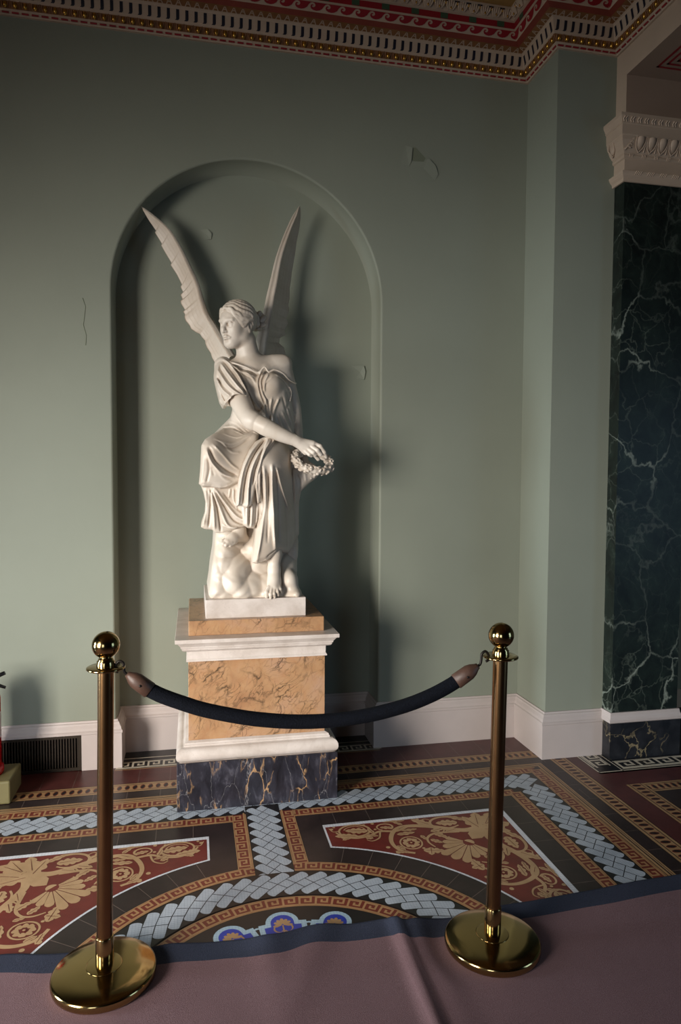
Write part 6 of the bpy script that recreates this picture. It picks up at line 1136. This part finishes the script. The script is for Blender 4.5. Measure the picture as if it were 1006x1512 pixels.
for k in range(28):
    a0 = 2 * PI * k / 28
    a1 = 2 * PI * (k + 1) / 28
    Wv.cone(wc + RW * (wa * math.cos(a0) + wbv * math.sin(a0)), wc + RW * (wa * math.cos(a1) + wbv * math.sin(a1)), 0.016, 0.016, 0.004)
rg = random.Random(11)
for k in range(150):
    a = 2 * PI * k / 150 + rg.uniform(-0.03, 0.03)
    b = rg.uniform(0, 2 * PI)
    rad = wa * math.cos(a) + wbv * math.sin(a)
    tan = -wa * math.sin(a) + wbv * math.cos(a)
    nd = rad * math.cos(b) + wn * math.sin(b)
    p = wc + RW * rad + nd * 0.013
    d = tan * 0.8 + nd * 0.5
    d /= np.linalg.norm(d)
    Wv.chain([p, p + d * 0.01, p + d * 0.019], [0.0045, 0.0058, 0.0022], 0.002)
for k in range(26):
    a = rg.uniform(0, 2 * PI)
    b = rg.uniform(0, 2 * PI)
    rad = wa * math.cos(a) + wbv * math.sin(a)
    nd = rad * math.cos(b) + wn * math.sin(b)
    p = wc + RW * rad + nd * 0.0175
    Wv.ell(p, (0.005,) * 3, 0.001)
wreath = Wv.mesh('wreath', M['marble'], statue, 0)

def wing(lead, trail, th, name, flip, ncov):
    """lead and trail run from the root to the tip; the blade has a thick leading edge and feathered rear edge"""
    NV, NU = (260, 44)
    Lc = resample(catm(lead, 8), NV)
    Tc = resample([tuple(p) for p in trail], NV)
    fr = []
    bk = []
    for i in range(NV):
        v = i / (NV - 1)
        a = np.array(Lc[i])
        b = np.array(Tc[i])
        ch = b - a
        L = np.linalg.norm(ch) + 1e-06
        sp = np.array(Lc[min(i + 1, NV - 1)]) - np.array(Lc[max(i - 1, 0)])
        nrm = np.cross(ch / L, sp / np.linalg.norm(sp) + 1e-09)
        nrm /= np.linalg.norm(nrm)
        if nrm[1] > 0:
            nrm = -nrm
        t = th * (1 - 0.72 * v) * min(1, (1 - v) * 14 + 0.1)
        rf = []
        rb = []
        for j in range(NU):
            u = j / (NU - 1)
            prof = math.sqrt(max(0, 1 - (1 - min(1, u / 0.1)) ** 2)) if u < 0.1 else 1 - 0.82 * ((u - 0.1) / 0.9) ** 0.8
            cam_ = -0.1 * L * 4 * u * (1 - u) * 0.6
            c = u * (4.2 + 2.2 * (1 - v)) + v * 1.2
            fe = 0.0
            if v > 0.3 or u > 0.55:
                fe = 0.0012 * (1 - v * 0.5) * (c % 1.0 - 0.5) * min(1, u / 0.3)
            if u < 0.62 and v < 0.62:
                r_ = v * 26
                m_ = u * 5 + 0.5 * (int(r_) % 2)
                fe += 0.0012 * (r_ % 1 - 0.5) * (0.6 + 0.4 * math.cos(2 * PI * m_)) * min(1, u / 0.15) * (1 if u < 0.5 else (0.62 - u) / 0.12)
            if j in (0, NU - 1):
                fe = 0
            base = a + ch * u + nrm * cam_
            rf.append(base + nrm * (t * prof * 0.5 + fe))
            rb.append(base - nrm * (t * prof * 0.5))
        fr.append(rf)
        bk.append(rb)
    m = MB()
    rows = [f + b[::-1] for f, b in zip(fr, bk)]
    m.grid(rows, 0, True, closed_u=True)
    m.face(rows[0])
    m.face(rows[-1])
    return m.build(name, M['marble'], statue, weld=False)

def resample(P, n):
    P = np.array(P, float)
    d = np.r_[0, np.cumsum(np.linalg.norm(np.diff(P, axis=0), axis=1))]
    t = np.linspace(0, d[-1], n)
    return np.stack([np.interp(t, d, P[:, k]) for k in range(3)], 1)
wing([(-1.6339, -0.05, 2.1201), (-1.6811, -0.035, 2.2), (-1.7214, -0.02, 2.2699), (-1.7586, -0.01, 2.332), (-1.7854, 0.0, 2.4085), (-1.8089, 0.005, 2.4907), (-1.8459, 0.01, 2.5684), (-1.8927, 0.015, 2.6656), (-1.9495, 0.02, 2.7547), (-2.0194, 0.025, 2.8151), (-2.0922, 0.03, 2.8648)], [(-1.6827, 0.02, 2.0352), (-1.7136, 0.03, 2.0742), (-1.7273, 0.035, 2.1025), (-1.7375, 0.04, 2.1204), (-1.7443, 0.042, 2.1451), (-1.7616, 0.045, 2.1694), (-1.7719, 0.047, 2.1938), (-1.7717, 0.05, 2.2084), (-1.789, 0.052, 2.2255), (-1.7993, 0.053, 2.2427), (-1.8166, 0.053, 2.2489), (-1.8442, 0.055, 2.2654), (-1.851, 0.056, 2.2827), (-1.8715, 0.057, 2.3063), (-1.8783, 0.058, 2.3271), (-1.8748, 0.058, 2.3377), (-1.885, 0.058, 2.3545), (-1.8747, 0.058, 2.362), (-1.8951, 0.06, 2.3926), (-1.8984, 0.06, 2.4098), (-1.8847, 0.06, 2.4106), (-1.8982, 0.06, 2.441), (-1.881, 0.06, 2.4455), (-1.898, 0.06, 2.4826), (-1.8877, 0.06, 2.4867), (-1.9147, 0.06, 2.5403), (-1.9484, 0.06, 2.5898), (-1.9416, 0.06, 2.5971), (-1.9685, 0.06, 2.64), (-1.9952, 0.06, 2.6861), (-1.9884, 0.06, 2.69), (-2.0248, 0.055, 2.7471), (-2.018, 0.055, 2.7544), (-2.0542, 0.05, 2.8043), (-2.0831, 0.04, 2.8491), (-2.0924, 0.032, 2.8655)], 0.06, 'wing', 1, 5)
wing([(-1.509, -0.05, 2.0557), (-1.498, -0.045, 2.1786), (-1.4834, -0.04, 2.26), (-1.4648, -0.03, 2.3499), (-1.4462, -0.02, 2.4437), (-1.4276, -0.012, 2.5235), (-1.4014, 0.0, 2.6402), (-1.3717, 0.01, 2.7327), (-1.3275, 0.02, 2.8409), (-1.2829, 0.03, 2.9323)], [(-1.3268, 0.07, 2.0983), (-1.3513, 0.08, 2.1533), (-1.3611, 0.09, 2.198), (-1.3868, 0.09, 2.2187), (-1.3825, 0.095, 2.2487), (-1.3488, 0.1, 2.2694), (-1.3562, 0.1, 2.2944), (-1.3378, 0.1, 2.3279), (-1.3445, 0.105, 2.3577), (-1.3298, 0.105, 2.3947), (-1.3329, 0.11, 2.432), (-1.3255, 0.11, 2.4686), (-1.3256, 0.11, 2.5229), (-1.3183, 0.11, 2.5596), (-1.3146, 0.11, 2.6032), (-1.3043, 0.105, 2.6602), (-1.2941, 0.1, 2.7206), (-1.2905, 0.1, 2.7568), (-1.281, 0.09, 2.8081), (-1.2744, 0.085, 2.8427), (-1.271, 0.06, 2.8947), (-1.2741, 0.04, 2.9297)], 0.078, 'wing', -1, 5)
# ------------------------------------------------------------------ camera and light
cam = bpy.data.cameras.new('camera'); cam.sensor_fit = 'VERTICAL'; cam.sensor_height = 36; cam.lens = 1032.69/1512*36
co = bpy.data.objects.new('camera', cam); COL.objects.link(co); scene.camera = co
yaw, pitch, roll = .20853, -.05004, .00505
fwd = Vector((math.sin(yaw)*math.cos(pitch), math.cos(yaw)*math.cos(pitch), math.sin(pitch))); rgt = Vector((math.cos(yaw), -math.sin(yaw), 0)); upv = rgt.cross(fwd)
r2 = rgt*math.cos(roll)+upv*math.sin(roll); u2 = upv*math.cos(roll)-rgt*math.sin(roll)
mw = Matrix((r2, u2, -fwd)).transposed().to_4x4(); mw.translation = Vector((-1.84327, -3.71416, 1.5)); co.matrix_world = mw
cam.clip_start = .05
def area(name, loc, target, sx, sy, power, color, spread=180):
    l = bpy.data.lights.new(name, 'AREA'); l.shape = 'RECTANGLE'; l.size = sx; l.size_y = sy; l.energy = power; l.color = color; l.spread = math.radians(spread)
    o = bpy.data.objects.new(name, l); COL.objects.link(o); o.location = loc
    d = Vector(target)-Vector(loc); o.rotation_euler = d.to_track_quat('-Z', 'Y').to_euler(); return o
area('window_daylight_left', (WL-.02, -3.9, 1.35), (-2.05, -.4, .25), 1.5, 1.8, 86, (1., .94, .86), 74)
area('window_daylight_upper', (WL-.02, -3.9, 2.9), (-1.6, -.4, 3.1), 1.5, .9, 9, (1., .93, .84))  # added weak warm fill that lifts the dark cornice
area('window_daylight_side', (WL-.02, -1.35, .95), (-.3, -.9, .45), .8, 1.5, 26, (.74, .89, 1.), 70)
area('window_daylight_front', (WL+1.35, -7.55, 1.3), (.2, -.5, .1), 1.4, 2.2, 7, (.8, .9, 1.), 60)
area('window_daylight_hall', (3.3, -4.1, 1.3), (-.5, -2., .0), 1.5, 2.2, 11, (.42, .70, 1.), 110)  # added cool fill tinting the lower right; no hall window known
w = bpy.data.worlds.new('world'); scene.world = w; w.use_nodes = True
w.node_tree.nodes['Background'].inputs[0].default_value = (.7, .68, .62, 1); w.node_tree.nodes['Background'].inputs[1].default_value = .04
scene.view_settings.view_transform = 'Standard'; scene.view_settings.look = 'None'; scene.view_settings.gamma = 1; scene.view_settings.exposure = .12
scene.view_settings.use_curve_mapping = False
scene.cycles.max_bounces = 6; scene.cycles.diffuse_bounces = 4
scene.cycles.use_denoising = True
